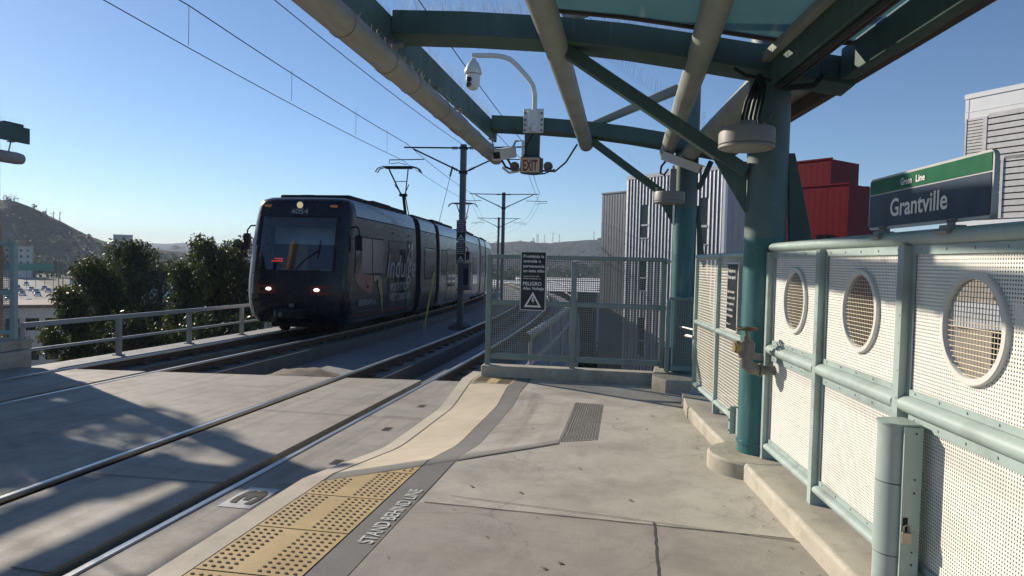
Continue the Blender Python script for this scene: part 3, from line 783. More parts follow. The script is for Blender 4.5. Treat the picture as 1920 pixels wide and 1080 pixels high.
for q in (3.02, 3.11):
    for x in (1.385, 1.44): mb.lathe([(.012, CY1-.035), (.012, CY1-.0205)], (x, 0, q), 8, axis='y')
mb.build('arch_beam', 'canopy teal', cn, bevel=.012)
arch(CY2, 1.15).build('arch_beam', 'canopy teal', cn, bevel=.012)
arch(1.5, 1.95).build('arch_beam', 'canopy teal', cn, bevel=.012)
for y, h in ((5.9, 3.62), (10.1, 4.02)):
    x = 1.03 if y < 8 else .70
    mb = MB(); zs = 1.78 if y < 8 else 2.33; mb.lathe([(.157, pz(y)+.10), (.157, zs)], (x, y, 0), 40)
    if y < 8: mb.lathe([(.166, .145), (.166, .17)], (x, y, 0), 40)
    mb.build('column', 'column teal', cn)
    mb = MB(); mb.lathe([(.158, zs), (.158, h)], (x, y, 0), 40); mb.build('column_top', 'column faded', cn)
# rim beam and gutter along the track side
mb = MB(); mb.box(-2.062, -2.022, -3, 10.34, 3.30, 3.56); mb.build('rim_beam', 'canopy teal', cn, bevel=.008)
def gux(y): return -1.87-.0195*(y-4)
def gp_(y, dz=0): return (gux(y), y, 3.065-.002*y+dz)
mb = MB(); mb.tube([gp_(y) for y in (-3, 2, 6, 10.15)]+[gp_(10.24), gp_(10.28)], [.098, .098, .098, .098, .085, .045], 20); mb.build('gutter_pipe', 'gutter grey', cn)
for y in (3.4, 4.35, 5.85, 6.9, 8.5, 9.4):
    mb = MB(); mb.tube([gp_(y-.012), gp_(y+.012)], .104, 20); mb.build('pipe_coupling', 'gutter grey', cn)
for ya, yb in ((5.2, 5.42), (7.6, 7.85)):
    mb = MB(); mb.tube([gp_(ya), gp_(yb)], .105, 20); mb.build('pipe_coupling', 'gutter grey', cn)
for y in (5.72, 8.0, 10.0, 3.3):
    mb = MB(); mb.tube([gp_(y, .09), (-2.03, y, 3.29)], .012, 6); mb.box(-2.07, -1.99, y-.04, y+.04, 3.283, 3.2975); mb.build('gutter_hanger', 'fitting grey', cn)
mb = MB(); mb.box(-2.12, -1.99, 5.56, 5.69, 3.22, 3.33); mb.tube([(-2.0, 5.6, 3.27), (-1.9, 5.64, 3.31)], .03, 8); mb.build('junction_box', 'cast grey', cn)
# purlin pipes
for x, z in ((-.66, 3.30), (.472, 3.185)):
    mb = MB(); mb.tube([(x, -3, z+.06), (x, 5.7, z), (x-.04, 10.2, z-.05)], .098, 24); mb.lathe([(.104, 10.2), (.104, 10.23), (.05, 10.235)], (x-.04, 0, z-.05), 24, axis='y')
    mb.build('purlin_pipe', 'canopy pale', cn)
mb = MB(); mb.tube([(1.0, 6.1, 3.06), (.67, 9.95, 3.02)], .105, 24); mb.build('purlin_pipe', 'canopy pale', cn)
def wx(y): return 1.0-.1083*(y-5.7)
# long beams parallel to the wall
for x0, x1, z0, z1, ya, yb, nm, mt in ((-.02, .07, 2.92, 3.17, -4, 5.66, 'long_beam', 'canopy teal'), (-.085, -.0205, 3.10, 3.17, -4, 5.66, 'glazing_ledge', 'canopy pale'), (.48, .585, 2.96, 3.19, -4, 5.67, 'edge_beam', 'canopy teal'), (.59, .66, 2.965, 3.1, -4, 10.2, 'roof_fascia', 'brown soffit')):
    mb = MB(); p = []
    for z in (z0, z1):
        p += [(wx(ya)+x0, ya, z), (wx(ya)+x1, ya, z), (wx(yb)+x1, yb, z), (wx(yb)+x0, yb, z)]
    mb.hexa(p); mb.build(nm, mt, cn, bevel=.01)
mb = MB(); p = []
for z in (3.11, 3.14): p += [(wx(6.1)+.1, 6.1, z), (wx(6.1)+.62, 6.1, z), (wx(10.2)+.62, 10.2, z), (wx(10.2)+.1, 10.2, z)]
mb.hexa(p); mb.build('roof_sheet', 'gutter grey', cn)
mb = MB(); mb.tube([(wx(-4)+.02, -4, 2.90), (wx(5.6)+.02, 5.6, 2.90)], .022, 8); mb.tube([(wx(-4)+.07, -4, 2.905), (wx(5.6)+.07, 5.6, 2.905)], .014, 8)
mb.tube([(wx(5.6)+.02, 5.6, 2.90), (1.1, 5.64, 2.9), (1.3, 5.66, 2.92), (1.36, 5.66, 2.99)], .022, 8)
mb.tube([(.72, 5.66, 3.06), (.8, 5.64, 3.0), (1.1, 5.64, 2.93)], .014, 8); mb.build('conduit', 'cable black', cn)
# glass roof
for xa, xb in ((-.72, .96), (1.08, 1.47)):
    mb = MB(); rows = []
    for y in frange(-3, 5.44, .7):
        row = []
        for i in range(13):
            s = i/12; x0 = xa if xa < 0 else xa+.1083*(5.7-y); x1 = xb+.1083*(5.7-y); x = x0+(x1-x0)*s
            zz = arch_z(min(x, 1.58))[1]-.03 if xa < 0 else 3.18
            if xa < 0: zz = max(zz, 3.175)
            row.append((x, y, zz))
        rows.append(row)
    mb.grid(rows); g = mb.build('roof_glass', 'canopy glass', cn)
    for r_i in list(range(len(rows)-1, 1, -3)):
        k = (.02, -.005) if r_i == len(rows)-1 else (0, -.02); mb = MB(); V = []
        for p in rows[r_i]:
            x, y, z = p[0], p[1]+k[0], p[2]+k[1]; V.append([(x, y-.018, z-.016), (x, y+.018, z-.016), (x, y+.018, z+.016), (x, y-.018, z+.016), (x, y-.018, z-.016)])
        mb.grid(V); mb.face(V[0][:4]); mb.face(V[-1][:4]); mb.build('glazing_bar', 'brown soffit', cn)
# braces in the plane of the arches
for y, xs0, xe, ze in ((CY1+.16, -.6, .86, 2.30), (CY2+.16, -.66, .52, 2.44)):
    mb = MB(); a = Vector((xs0, y, arch_z(xs0)[0]-.02)); b = Vector((xe, y, ze))
    mb.bar(a, b, .12, .10)
    d = (b-a).normalized()
    e1 = b-d*.32
    mb.prism([(e1.x, e1.z-.06), (xe+.01, ze+.08), (xe+.01, ze-.33)], lambda u, v, w: Vector((u, w, v)), y-.012, y+.012)
    mb.build('brace', 'canopy teal', cn, bevel=.008)
mb = MB(); a = Vector((-.72, CY2+.2, 3.45)); b = Vector((.55, CY2+.2, 3.98)); mb.tube([a, b], [.05, .075], 16); mb.prism([(.50, 4.0), (.72, 4.05), (.72, 3.4), (.56, 3.75)], lambda u, v, w: Vector((u, w, v)), 10.08, 10.11)
mb.build('mast_stay', 'canopy pale', cn)
mb = MB(); mb.tube([(-.62, CY1+.2, 3.55), (.86, CY1+.2, 4.16)], .06, 16); mb.build('mast_stay', 'canopy pale', cn)
mb = MB(); mb.bar((1.02, 10.06, 2.98), (.86, 10.06, 2.60), .07, .07); mb.build('brace', 'canopy teal', cn)
for x, y, zt, zb in ((1.18, 5.9, 2.45, -.05), (.85, 10.1, 2.38, -.1)):
    mb = MB(); k = 1 if y < 8 else .6
    mb.prism([(x, zt), (x+.05*k, zt), (x+.62*k, zb), (x+.15*k, zb), (x+.03, zt-.75)], lambda u, v, w: Vector((u, w, v)), y-.03, y+.03); mb.build('buttress', 'canopy teal', cn, bevel=.006)
# bird spikes
mb = MB()
def spikes(a, b, n, h, out=Vector((0, 0, 0)), spread=.05):
    a, b = Vector(a), Vector(b)
    for i in range(n):
        p = a+(b-a)*((i+random.random()*.2)/n)
        t = p+Vector((random.uniform(-spread, spread), random.uniform(-spread, spread), h*random.uniform(.8, 1.1)))+out*random.uniform(.3, 1)
        mb.tube([p, t], .0008, 3, cap=False)
for xa, xb in zip(frange(-2.0, .5, .25), frange(-2.0, .5, .25)[1:]):
    for dy in (.03, .18, .32): spikes((xa, CY1+dy, arch_z(xa)[1]), (xb, CY1+dy, arch_z(xb)[1]), 16, .14)
spikes((-2.025, 5.9, 3.56), (-2.025, 9.9, 3.56), 110, .11, Vector((.05, 0, 0))); spikes((-2.05, 4.0, 3.56), (-2.05, 10.3, 3.56), 110, .11, Vector((-.04, 0, 0)))
spikes(gp_(4.5, .1), gp_(10.2, .1), 90, .09)
spikes((-.35, CY1+.16, 3.26), (.75, CY1+.16, 2.48), 60, .13, Vector((.03, 0, 0)), .02)
spikes((-.2, CY2+.16, 3.1), (.4, CY2+.16, 2.65), 20, .08)
sp = mb.build('bird_spikes', 'spike steel', cn); sp['kind'] = 'stuff'
# ------------------------------------------------------------------ the same canopy mirrored on the far platform (its end shows at the left edge)
cn2 = dup(cn, (-11.96-1.03, 5.9, 0), label='mirrored teal canopy of the opposite platform, only beam and gutter ends showing at far left'); cn2.scale = (-1, 1, 1)
# ------------------------------------------------------------------ things hung on the canopy
def drum(x, y, z0, label, sx=.2, sy=.2):
    t = thing('column_light', label, 'light fixture', (x, y, z0), group='drum lights on the canopy columns')
    n = 40
    mb = MB(); mb.lathe([(sx*.97, z0+.03), (sx, z0+.035), (sx, z0+.135), (sx*.97, z0+.15), (.01, z0+.151)], (x, y, 0), n, sy=sy/sx); mb.build('light_housing', 'fitting grey', t)
    mb = MB(); mb.lathe([(sx*.93, z0), (sx*1.0, z0+.008), (sx*1.0, z0+.024), (sx*.95, z0+.0295)], (x, y, 0), n, sy=sy/sx); mb.build('light_rim', 'fitting grey', t)
    mb = MB(); mb.lathe([(sx*.85, z0-.004), (sx*.90, z0-.001)], (x, y, 0), n, sy=sy/sx); mb.build('light_lens', 'gutter grey', t)
    mb = MB()
    for k in range(26):
        a = random.uniform(0, 6.28); q = sx*.9; p = Vector((x+q*math.cos(a), y+q*math.sin(a), z0+.15)); mb.tube([p, p+Vector((random.uniform(-.03, .03), random.uniform(-.03, .03), .07))], .0012, 3, cap=False)
    mb.build('bird_spikes', 'spike steel', t)
    return t
d1 = drum(.80, 5.46, 2.415, 'grey drum light on the nearer column with cables dropping into its top')
mb = MB()
for i in range(5):
    x = .79+.03*i; mb.tube([(x, 5.52, 2.56), (x-.015, 5.54, 2.66), (x+.01, 5.56, 2.78), (.86+.02*i, 5.6, 2.92), (.9, 5.62, 3.0)], .011, 8)
mb.build('cable', 'cable black', d1)
mb = MB(); mb.box(.77, .90, 5.62, 5.73, 2.44, 2.5); mb.tube([(.80, 5.46, 2.56), (.80, 5.46, 2.62)], .06, 12); mb.build('mounting_bracket', 'fitting grey', d1)
d2 = drum(.46, 9.66, 2.37, 'smaller looking grey drum light on the farther column under the bullet camera')
mb = MB(); mb.box(.42, .6, 9.84, 9.92, 2.40, 2.46); mb.build('mounting_bracket', 'fitting grey', d2)
# bracket post, exit sign
ep = thing('exit_sign', 'tan EXIT sign box on a teal drop post under the farther arch beam', 'sign', (-1.44, 9.9, 2.80))
mb = MB(); mb.box(-1.54, -1.33, 9.895, 9.98, 3.0, 3.34); mb.build('drop_post', 'canopy teal', ep)
mb = MB(); mb.box(-1.585, -1.30, 9.84, 9.93, 2.79, 3.015); mb.box(-1.298, -1.27, 9.86, 9.92, 2.80, 3.0); mb.build('sign_box', 'cast grey', ep, bevel=.006)
mb = MB(); mb.box(-1.572, -1.313, 9.836, 9.8395, 2.803, 3.002); mb.build('sign_face', 'exit tan', ep)
mb = MB(); text(mb, 'EXIT', (-1.545, 9.834, 2.825), (1, 0, 0), (0, 0, 1), width=.205, height=.15, bold=.03); mb.build('sign_lettering', 'exit letter', ep)
for x in (-1.66, -1.19):
    mb = MB(); mb.lathe([(.03, 9.83), (.062, 9.80), (.066, 9.835), (.03, 9.90)], (x, 0, 2.88), 16, axis='y'); mb.build('emergency_lamp', 'cast grey', ep)
mb = MB(); mb.tube([(-1.3, 9.9, 2.83), (-1.1, 9.9, 2.82), (-.95, 9.9, 2.95), (-.85, 9.92, 3.12), (-.80, 9.92, 3.2)], .013, 8)
mb.tube([(-1.62, 9.9, 2.86), (-1.72, 9.9, 2.9), (-1.78, 9.9, 3.0), (-1.76, 9.9, 3.08)], .016, 8)
mb.tube([(-1.58, 9.9, 2.84), (-1.7, 9.9, 2.84), (-1.8, 9.9, 2.88), (-1.86, 9.9, 2.98)], .016, 8); mb.tube([(-1.55, 9.9, 2.79), (-1.4, 9.9, 2.775), (-1.25, 9.9, 2.79), (-1.1, 9.9, 2.85)], .010, 8)
mb.tube([(-1.42, 9.89, 3.34), (-1.5, 9.88, 3.2), (-1.54, 9.88, 3.02)], .008, 6)
mb.build('cable', 'cable black', ep)
dm = thing('dome_camera', 'white dome security camera hanging from a bent pipe arm bolted to the arch beam', 'camera', (-1.41, 9.88, 3.35))
mb = MB(); mb.box(-1.56, -1.275, 9.868, 9.882, 3.35, 3.685); mb.box(-1.49, -1.35, 9.82, 9.8675, 3.42, 3.66); mb.tube([(-1.41, 9.845, 3.36), (-1.41, 9.845, 3.47)], .045, 12)
mb.build('mounting_plate', 'camera white', dm, bevel=.004)
mb = MB()
for x in (-1.535, -1.30):
    for z in (3.385, 3.46, 3.53, 3.62): mb.lathe([(.015, 9.85), (.015, 9.8675)], (x, 0, z), 8, axis='y')
mb.build('bolt', 'cast grey', dm)
mb = MB(); P = [at(x, y, 9.85) for x, y in ((1002, 210), (1003, 178), (999, 160), (990, 146), (968, 121), (956, 111), (944, 106.5), (925, 104), (886, 104))]; mb.tube(P, .034, 14); mb.build('pipe_arm', 'camera white', dm)
cx, cz = at(887, 140, 9.85).x, at(887, 110, 9.85).z
mb = MB(); mb.lathe([(.035, cz-.002), (.045, cz-.03), (.075, cz-.06), (.115, cz-.15), (.125, cz-.20), (.118, cz-.215), (.10, cz-.216)][::-1], (cx, 9.85, 0), 28); mb.build('camera_shroud', 'camera white', dm)
mb = MB(); mb.lathe([(.02, cz-.44), (.065, cz-.425), (.092, cz-.37), (.10, cz-.30), (.10, cz-.217)], (cx, 9.85, 0), 28); mb.box(cx-.075, cx+.03, 9.735, 9.82, cz-.42, cz-.27); mb.build('camera_head', 'camera white', dm, bevel=.015)
mb = MB(); 
for z in (-.315, -.39): mb.lathe([(.036, 9.722), (.036, 9.736)], (cx-.028, 0, cz+z), 18, axis='y')
mb.build('camera_lens', 'lens black', dm)
def bullet(a, b, label, s=.085, mount=None):
    a, b = Vector(a), Vector(b); t = thing('bullet_camera', label, 'camera', b, group='bullet security cameras')
    d = (b-a).normalized(); mb = MB(); mb.bar(a, b, s*1.35, s*1.25); mb.bar(a-d*.045+Vector((0, 0, s*.68)), b+Vector((0, 0, s*.68)), s*1.55, .012); mb.build('camera_housing', 'camera white', t, bevel=.012)
    mb = MB(); mb.bar(a-d*.004, a-d*.0005, s*.95, s*.8); mb.build('camera_lens', 'lens black', t)
    mb = MB(); mb.tube(mount, .018, 8); mb.build('camera_bracket', 'camera white', t)
    return t
bullet((-1.84, 9.42, 2.97), (-1.70, 9.80, 3.07), 'white bullet camera aimed along the platform beside the gutter end', .11, [(-1.68, 9.8, 3.15), (-1.66, 9.88, 3.24), (-1.56, 9.88, 3.245), (-1.56, 9.9, 2.9), (-1.62, 9.9, 2.82), (-1.75, 9.9, 2.8), (-1.84, 9.85, 2.87)])
b2 = bullet((.83, 9.45, 2.79), (.36, 9.62, 2.99), 'white bullet camera sloping down to the right on the farther column', .085, [(.5, 9.62, 2.86), (.5, 9.7, 2.7), (.5, 9.7, 2.53)])
mb = MB(); mb.tube([(.40, 9.6, 2.93), (.34, 9.6, 2.85), (.33, 9.6, 2.76), (.38, 9.62, 2.74), (.43, 9.64, 2.82)], .014, 8); mb.build('cable', 'cable black', b2)
mb = MB(); mb.box(.46, .54, 9.6, 9.72, 2.52, 2.82); mb.build('camera_bracket', 'fitting grey', b2)
# ------------------------------------------------------------------ the tram
mat('train black', (.009, .011, .018), .24, coat=.1, var=.1, spec=.35, dirt=(.03, .028, .026), dscale=1.2, dirtamt=.15)
mat('train wrap', (.042, .039, .041), .32, var=.08, spec=.35, dirt=(.05, .046, .042), dscale=.8, dirtamt=.4, stretch=(1, .6, 2))
mat('rear lit tone', (.19, .18, .17), .22, var=.15, dirt=(.06, .055, .05), dscale=1.2)  # paler than the wrap, for light reflected off the rear section
mat('train silver and sun', (.33, .32, .31), .3, var=.1, dirt=(.15, .14, .13), dscale=1.2)
mat('train orange', (.38, .075, .03), .35)
mat('train glass', (.020, .024, .03), .05, var=.3, spec=.8)
mat('tinted film', (.15, .135, .14), .12, var=.1)
mat('film pink', (.19, .10, .075), .35, var=.35, scale=9); mat('film red', (.22, .07, .05), .35, var=.25, scale=8); mat('film yellow', (.26, .22, .11), .4, var=.2); mat('cove sky sheen', (.16, .18, .21), .22, var=.1, coat=.3); mat('film white', (.27, .28, .29), .4, var=.1); mat('film stripe', (.22, .035, .03), .4); mat('film grey', (.13, .13, .14), .4)
mat('under black', (.012, .012, .013), .85); mat('pod red', (.13, .010, .010), .35)
mat('headlight', (.9, .9, .85), .2, emit=(1, .97, .92), estr=2.2); mat('roof lamp', (.5, .42, .3), .2, emit=(1, .78, .45), estr=.35); mat('marker orange', (.45, .15, .05), .3, emit=(1, .35, .08), estr=.05); mat('led red', (.2, .01, .01), .4, emit=(1, .06, .04), estr=.6)
mat('cab tan', (.30, .22, .10), .7); mat('cab dark', (.03, .035, .045), .7); mat('cab sky tone', (.62, .76, .86), .6); mat('cab green', (.20, .26, .20), .6)  # the pale blue paints in bright sky seen through the cab
W_ = [(.28, 1.2), (.45, 1.28), (1.0, 1.325), (2.2, 1.325), (2.75, 1.30), (3.0, 1.275), (3.2, 1.235), (3.36, 1.17), (3.43, 1.05)]
N_ = [(.28, .28), (.45, .10), (.75, 0), (1.3, .0), (1.6, .05), (2.93, .30), (3.1, .33), (3.3, .37), (3.36, .42), (3.43, .58)]
def lin(T, z):
    if z <= T[0][0]: return T[0][1]
    for a, b in zip(T, T[1:]):
        if z <= b[0]: return a[1]+(b[1]-a[1])*(z-a[0])/(b[0]-a[0])
    return T[-1][1]
ED, EE = .55, 4.2
def surf(t, z, o=0.):                      # t 0 right flank .. pi left flank
    w, n = lin(W_, z)+o, lin(N_, z)-o; c, s = math.cos(t), math.sin(t)
    return Vector((w*math.copysign(abs(c)**(2/EE), c), n+(ED+o)*(1-abs(s)**(2/EE)), z))
def tx(x, z):                              # parameter for lateral place x on the front
    w = lin(W_, z); return math.acos(max(-1, min(1, math.copysign(abs(x/w)**(EE/2), x))))
def front_patch(mb, x0, x1, z0, z1, o, nx=12, nz=6, mi=0, tap=0.):
    rows = []
    for j in range(nz+1):
        z = z0+(z1-z0)*j/nz; k = tap*(j/nz)
        rows.append([surf(tx(x0+(x1-x0)*i/nx+(k if x0+(x1-x0)*i/nx < 0 else -k), z), z, o) for i in range(nx+1)])
    mb.grid(rows, mi)
def side_patch(mb, y0, y1, z0, z1, o=.006, nz=5, mi=0, sgn=1):
    mb.grid([[(sgn*(lin(W_, z0+(z1-z0)*j/nz)+o), y, z0+(z1-z0)*j/nz) for y in frange(y0, y1, .6)] for j in range(nz+1)], mi)
ZS = [.28, .36, .45, .6, .8, 1.0, 1.3, 1.6, 1.9, 2.2, 2.5, 2.75, 2.93, 3.0, 3.1, 3.2, 3.3, 3.36, 3.40, 3.43]
def tram(Y0, label, first):
    root = thing('light_rail_car', label, 'train car', (-8.145-off(Y0)*0, Y0, pz(Y0)+RT_Z), rotx=GR, local=True, group='coupled light rail cars')
    parts = []
    def B(mb, name, mats, parent=None, **k):
        o = mb.build(name, mats, parent or root, local=True, **k); parts.append(o); return o
    L1 = 6.35
    sidemat = 'train wrap' if first else 'train silver and sun'
    # leading section
    mb = MB(); ts = [math.pi*i/44 for i in range(45)]
    for z0, z1 in zip(ZS, ZS[1:]):
        ringa = [Vector((lin(W_, z0), y, z0)) for y in (L1, 4.4, 2.6, 1.3+0*lin(N_, z0))]+[surf(t, z0) for t in ts]+[Vector((-lin(W_, z0), y, z0)) for y in (1.3, 2.6, 4.4, L1)]
        ringb = [Vector((lin(W_, z1), y, z1)) for y in (L1, 4.4, 2.6, 1.3)]+[surf(t, z1) for t in ts]+[Vector((-lin(W_, z1), y, z1)) for y in (1.3, 2.6, 4.4, L1)]
        for i in range(len(ringa)-1):
            q = (ringa[i], ringa[i+1], ringb[i+1], ringb[i]); c = sum(q, Vector())/4
            if first and 1.6 < c.z < 2.93 and abs(c.x) < 1.04 and c.y < 1.0: continue
            side = c.y > lin(N_, c.z)+ED*.9
            mb.face(q, 1 if side and c.z < 3.2 and c.x > 0 and (first or c.y > 1.6) else 0 if not first and side and c.y < 1.6 else 2 if first and c.x < -1.1 and c.y > lin(N_, c.z)+.05 and .5 < c.z < 3.3 else 0)  # leading car's left flank coloured pale for the sunlight on it
    top_ = [Vector((lin(W_, 3.43), y, 3.43)) for y in (L1, 4.4, 2.6, 1.3)]+[surf(t, 3.43) for t in ts]+[Vector((-lin(W_, 3.43), y, 3.43)) for y in (1.3, 2.6, 4.4, L1)]
    n = len(top_)
    for i in range(n//2): mb.face((top_[i], top_[i+1], top_[n-2-i], top_[n-1-i]), 0)
    mb.face([(x*lin(W_, z), L1, z) for x, z in [(1, z) for z in ZS]+[(-1, z) for z in ZS[::-1]]], 0)
    mb.face([(1.2, .6, .29), (-1.2, .6, .29), (-1.2, L1, .29), (1.2, L1, .29)], 0)
    body = B(mb, 'body', ['train black' if first else 'train orange', sidemat, 'train silver and sun'])
    # middle and rear sections
    def section(y0, y1, mt):
        mb = MB(); rows = [[Vector((s*lin(W_, z), y, z)) for s, z in [(1, z) for z in ZS]+[(-1, z) for z in ZS[::-1]]]+[Vector((lin(W_, .28), y, .28))] for y in frange(y0, y1, 1.2)]
        mb.grid(rows); mb.face(rows[0][:-1]); mb.face(rows[-1][:-1]); B(mb, 'body_section', mt)
    section(7.0, 9.35, sidemat); section(9.95, 14.3, 'rear lit tone' if first else 'train silver and sun')
    for y0, y1 in ((L1, 7.0), (9.35, 9.95)):
        mb = MB(); N = 7
        for k in range(N):
            ya = y0+(y1-y0)*k/N; d = (y1-y0)/N
            rows = []
            for y, s in ((ya, .93), (ya+d*.5, .965), (ya+d, .93)): rows.append([Vector((q*lin(W_, z)*s, y, .35+(z-.28)*.985)) for q, z in [(1, z) for z in ZS]+[(-1, z) for z in ZS[::-1]]])
            mb.grid(rows)
        B(mb, 'gangway_bellows', 'under black')
    for y0, y1 in ((.85, 6.3), (7.02, 9.33), (9.97, 14.25)):
        mb = MB(); side_patch(mb, y0, y1, 2.99, 3.34, .008, 6); B(mb, 'cove_sheen', 'cove sky sheen')  # blue-grey strip with the sky's reflection put into its colour
        mb = MB(); side_patch(mb, y0, y1, 2.965, 2.985, .006, 1); B(mb, 'panel_seam', 'under black')
    # roof equipment
    for y0, y1, h in ((1.15, 2.9, .13), (3.0, 4.6, .17), (4.7, 6.2, .15), (7.1, 9.2, .10), (10.1, 12.0, .15), (12.2, 14.1, .13)):
        mb = MB(); mb.box(-.95, .98, y0, y1, 3.38, 3.43+h); B(mb, 'roof_equipment', 'under black', bevel=.04)
    # underframe
    mb = MB()
    for y in (1.9, 8.2, 12.6):
        mb.box(-1.0, 1.0, y-1.0, y+1.0, .12, .45)
        for yy in (y-.75, y+.75):
            for x in (-.75, .75): mb.lathe([(.28, x-.06), (.30, x-.05), (.30, x+.06)], (0, yy, .30), 24, axis='x')
    mb.box(-1.15, 1.15, .5, 14.2, .29, .42)
    B(mb, 'truck', 'under black')
    # front end
    mb = MB(); front_patch(mb, -1.03, 1.03, 1.60, 2.92, .004, 16, 10, tap=.02); ws = B(mb, 'windscreen', 'windscreen glass' if first else 'train glass')
    mb = MB()
    for x in (-1.0, 1.0): front_patch(mb, x-.03, x+.03, 1.58, 2.95, .008, 2, 8)
    front_patch(mb, -.97, .97, 1.575, 1.60, .008, 12, 1); front_patch(mb, -.97, .97, 2.93, 2.955, .008, 12, 1); B(mb, 'windscreen_seal', 'under black')
    for s in (-1, 1):
        mb = MB(); x = s*.68; front_patch(mb, x-.24, x+.24, 1.01, 1.23, .012, 6, 2); pod = B(mb, 'headlight_pod', 'pod red')
        mb = MB(); p = surf(tx(s*.62, 1.13), 1.13, .02)
        mb.lathe([(.078, p.y-.006), (.07, p.y-.016), (.01, p.y-.018)], (p.x, 0, p.z), 16, axis='y', sx=.95, sy=.5); h = B(mb, 'headlight', 'headlight', pod)
        mb = MB(); front_patch(mb, x+s*.12-.06, x+s*.12+.06, 1.08, 1.17, .016, 2, 2); B(mb, 'tail_light', 'train black', pod)
        mb = MB(); p = surf(tx(s*.86, 3.2), 3.2, .012); mb.box(p.x-.09, p.x+.09, p.y-.01, p.y+.1, p.z-.03, p.z+.03); B(mb, 'marker_light', 'marker orange', bevel=.012)
        # mirror on a bent arm
        mb = MB(); mb.tube([(s*1.26, .75, 2.72), (s*1.44, .55, 2.70), (s*1.50, .5, 2.58), (s*1.50, .5, 2.50)], .022, 8); mb.box(s*1.50-.07, s*1.50+.07, .43, .55, 2.12, 2.50); B(mb, 'mirror', 'under black', bevel=.02)
    mb = MB(); p = surf(math.pi/2, 3.22, 0); mb.lathe([(.12, p.y+.06), (.11, p.y-.02), (.085, p.y-.03)], (0, 0, 3.22), 20, axis='y'); rl = B(mb, 'lamp_housing', 'train black')
    mb = MB(); mb.lathe([(.083, p.y-.031), (.07, p.y-.042), (.01, p.y-.046)], (0, 0, 3.22), 20, axis='y'); B(mb, 'roof_lamp', 'roof lamp', rl)
    mb = MB(); mb.box(-.22, .14, .85, 1.15, 3.40, 3.53); B(mb, 'horn_cover', 'under black', bevel=.01)
    mb = MB(); text(mb, '4054' if first else '4018', (0, surf(math.pi/2, 3.04).y-.022, 3.0), (1, 0, 0), (0, .22, 1), width=.46, height=.13, align='CENTER', bold=.02); B(mb, 'fleet_number', 'film white')
    mb = MB(); front_patch(mb, -1.14, 1.14, .84, .865, .006, 16, 1); front_patch(mb, -1.14, 1.14, 1.50, 1.515, .006, 16, 1); B(mb, 'panel_seam', 'under black')
    mb = MB(); mb.box(-.28, .28, -.22, .5, .42, .66); mb.box(-.2, .2, -.42, -.2, .45, .62); mb.box(-.07, .07, -.02, .02, .68, .79); B(mb, 'coupler', 'under black', bevel=.02)
    mb = MB(); mb.lathe([(.06, -.44), (.05, -.425)], (-.1, 0, .54), 12, axis='y'); mb.box(-.26, -.22, -.445, -.42, .46, .63); mb.box(-.08, .05, -.03, -.021, .69, .78); B(mb, 'coupler_face', 'cast grey')
    if first:
        mb = MB(); mb.box(-1.2, 1.2, 1.30, 1.34, .5, 3.3, 0); mb.box(-.72, -.20, 1.25, 1.295, 1.0, 2.25, 1); mb.box(-1.15, 1.15, .72, .98, .9, 1.58, 0); mb.box(-.75, .95, .75, .95, 1.585, 1.63, 2); mb.box(-1.15, 1.1, 1.28, 1.298, 2.27, 2.86, 3)
        mb.face([(-1.2, .5, .9), (1.2, .5, .9), (1.2, 1.3, .9), (-1.2, 1.3, .9)], 0)
        mb.box(.3, .75, 1.1, 1.2, 1.2, 2.0, 0); mb.box(.4, .65, 1.1, 1.18, 2.01, 2.2, 0)
        B(mb, 'cab_interior', ['cab dark', 'cab tan', 'cab green', 'cab sky tone'])
        mb = MB()
        for x in (-.86, -.78, -.70, -.62):
            mb.box(x-.03, x+.03, .62, .64, 1.80, 1.83); 
            if x > -.8: mb.box(x-.03, x+.03, .62, .64, 1.86, 1.89)
        B(mb, 'run_display', 'led red')
        mb = MB(); mb.box(-.9, .9, .55, .6, 2.68, 2.9); sgn_ = B(mb, 'destination_box', 'cab dark')
        mb = MB(); text(mb, 'Santee', (0, .545, 2.74), (1, 0, 0), (0, 0, 1), width=.55, height=.11, align='CENTER'); B(mb, 'destination_text', 'film stripe', sgn_)
        mb = MB(); P = [surf(tx(x, z), z, .03) for x, z in ((.62, 2.35), (.60, 2.1), (.58, 1.9))]; mb.tube(P, .012, 6); P = [surf(tx(x, z), z, .025) for x, z in ((.05, 1.62), (.25, 1.85), (.52, 2.05), (.6, 2.12))]; mb.tube(P, .014, 6); B(mb, 'wiper', 'under black')
    # flank
    gl = 'train glass' if first else 'train glass'
    for y0, y1, z0, z1, mt in ((.72, 1.02, 1.55, 2.45, 'train glass'), (1.12, 1.93, 1.55, 2.47, 'tinted film' if first else gl), (1.99, 2.9, 1.55, 2.47, 'tinted film' if first else gl), (7.55, 9.1, 1.35, 2.4, gl), (10.3, 11.2, 1.5, 2.4, gl), (12.6, 13.9, 1.5, 2.4, gl)):
      for sg_ in (1, -1):
          mb = MB(); side_patch(mb, y0-.035, y1+.035, z0-.035, z1+.035, .004, sgn=sg_); fr = B(mb, 'window_frame', 'under black')
          mb = MB(); side_patch(mb, y0, y1, z0, z1, .010, sgn=sg_); B(mb, 'window', mt, fr)
    for y0 in (3.35, 11.3):
        mb = MB(); side_patch(mb, y0, y0+1.9, .42, 2.5, .006); side_patch(mb, y0+.02, y0+.94, .44, 2.48, .012, mi=1); side_patch(mb, y0+.96, y0+1.88, .44, 2.48, .012, mi=1); d = B(mb, 'door', ['under black', sidemat if y0 < 9 else 'rear lit tone' if first else 'train silver and sun'])
        for k in (.14, 1.08):
            mb = MB(); side_patch(mb, y0+k, y0+k+.68, .95, 2.28, .016); B(mb, 'door_window', gl, d)
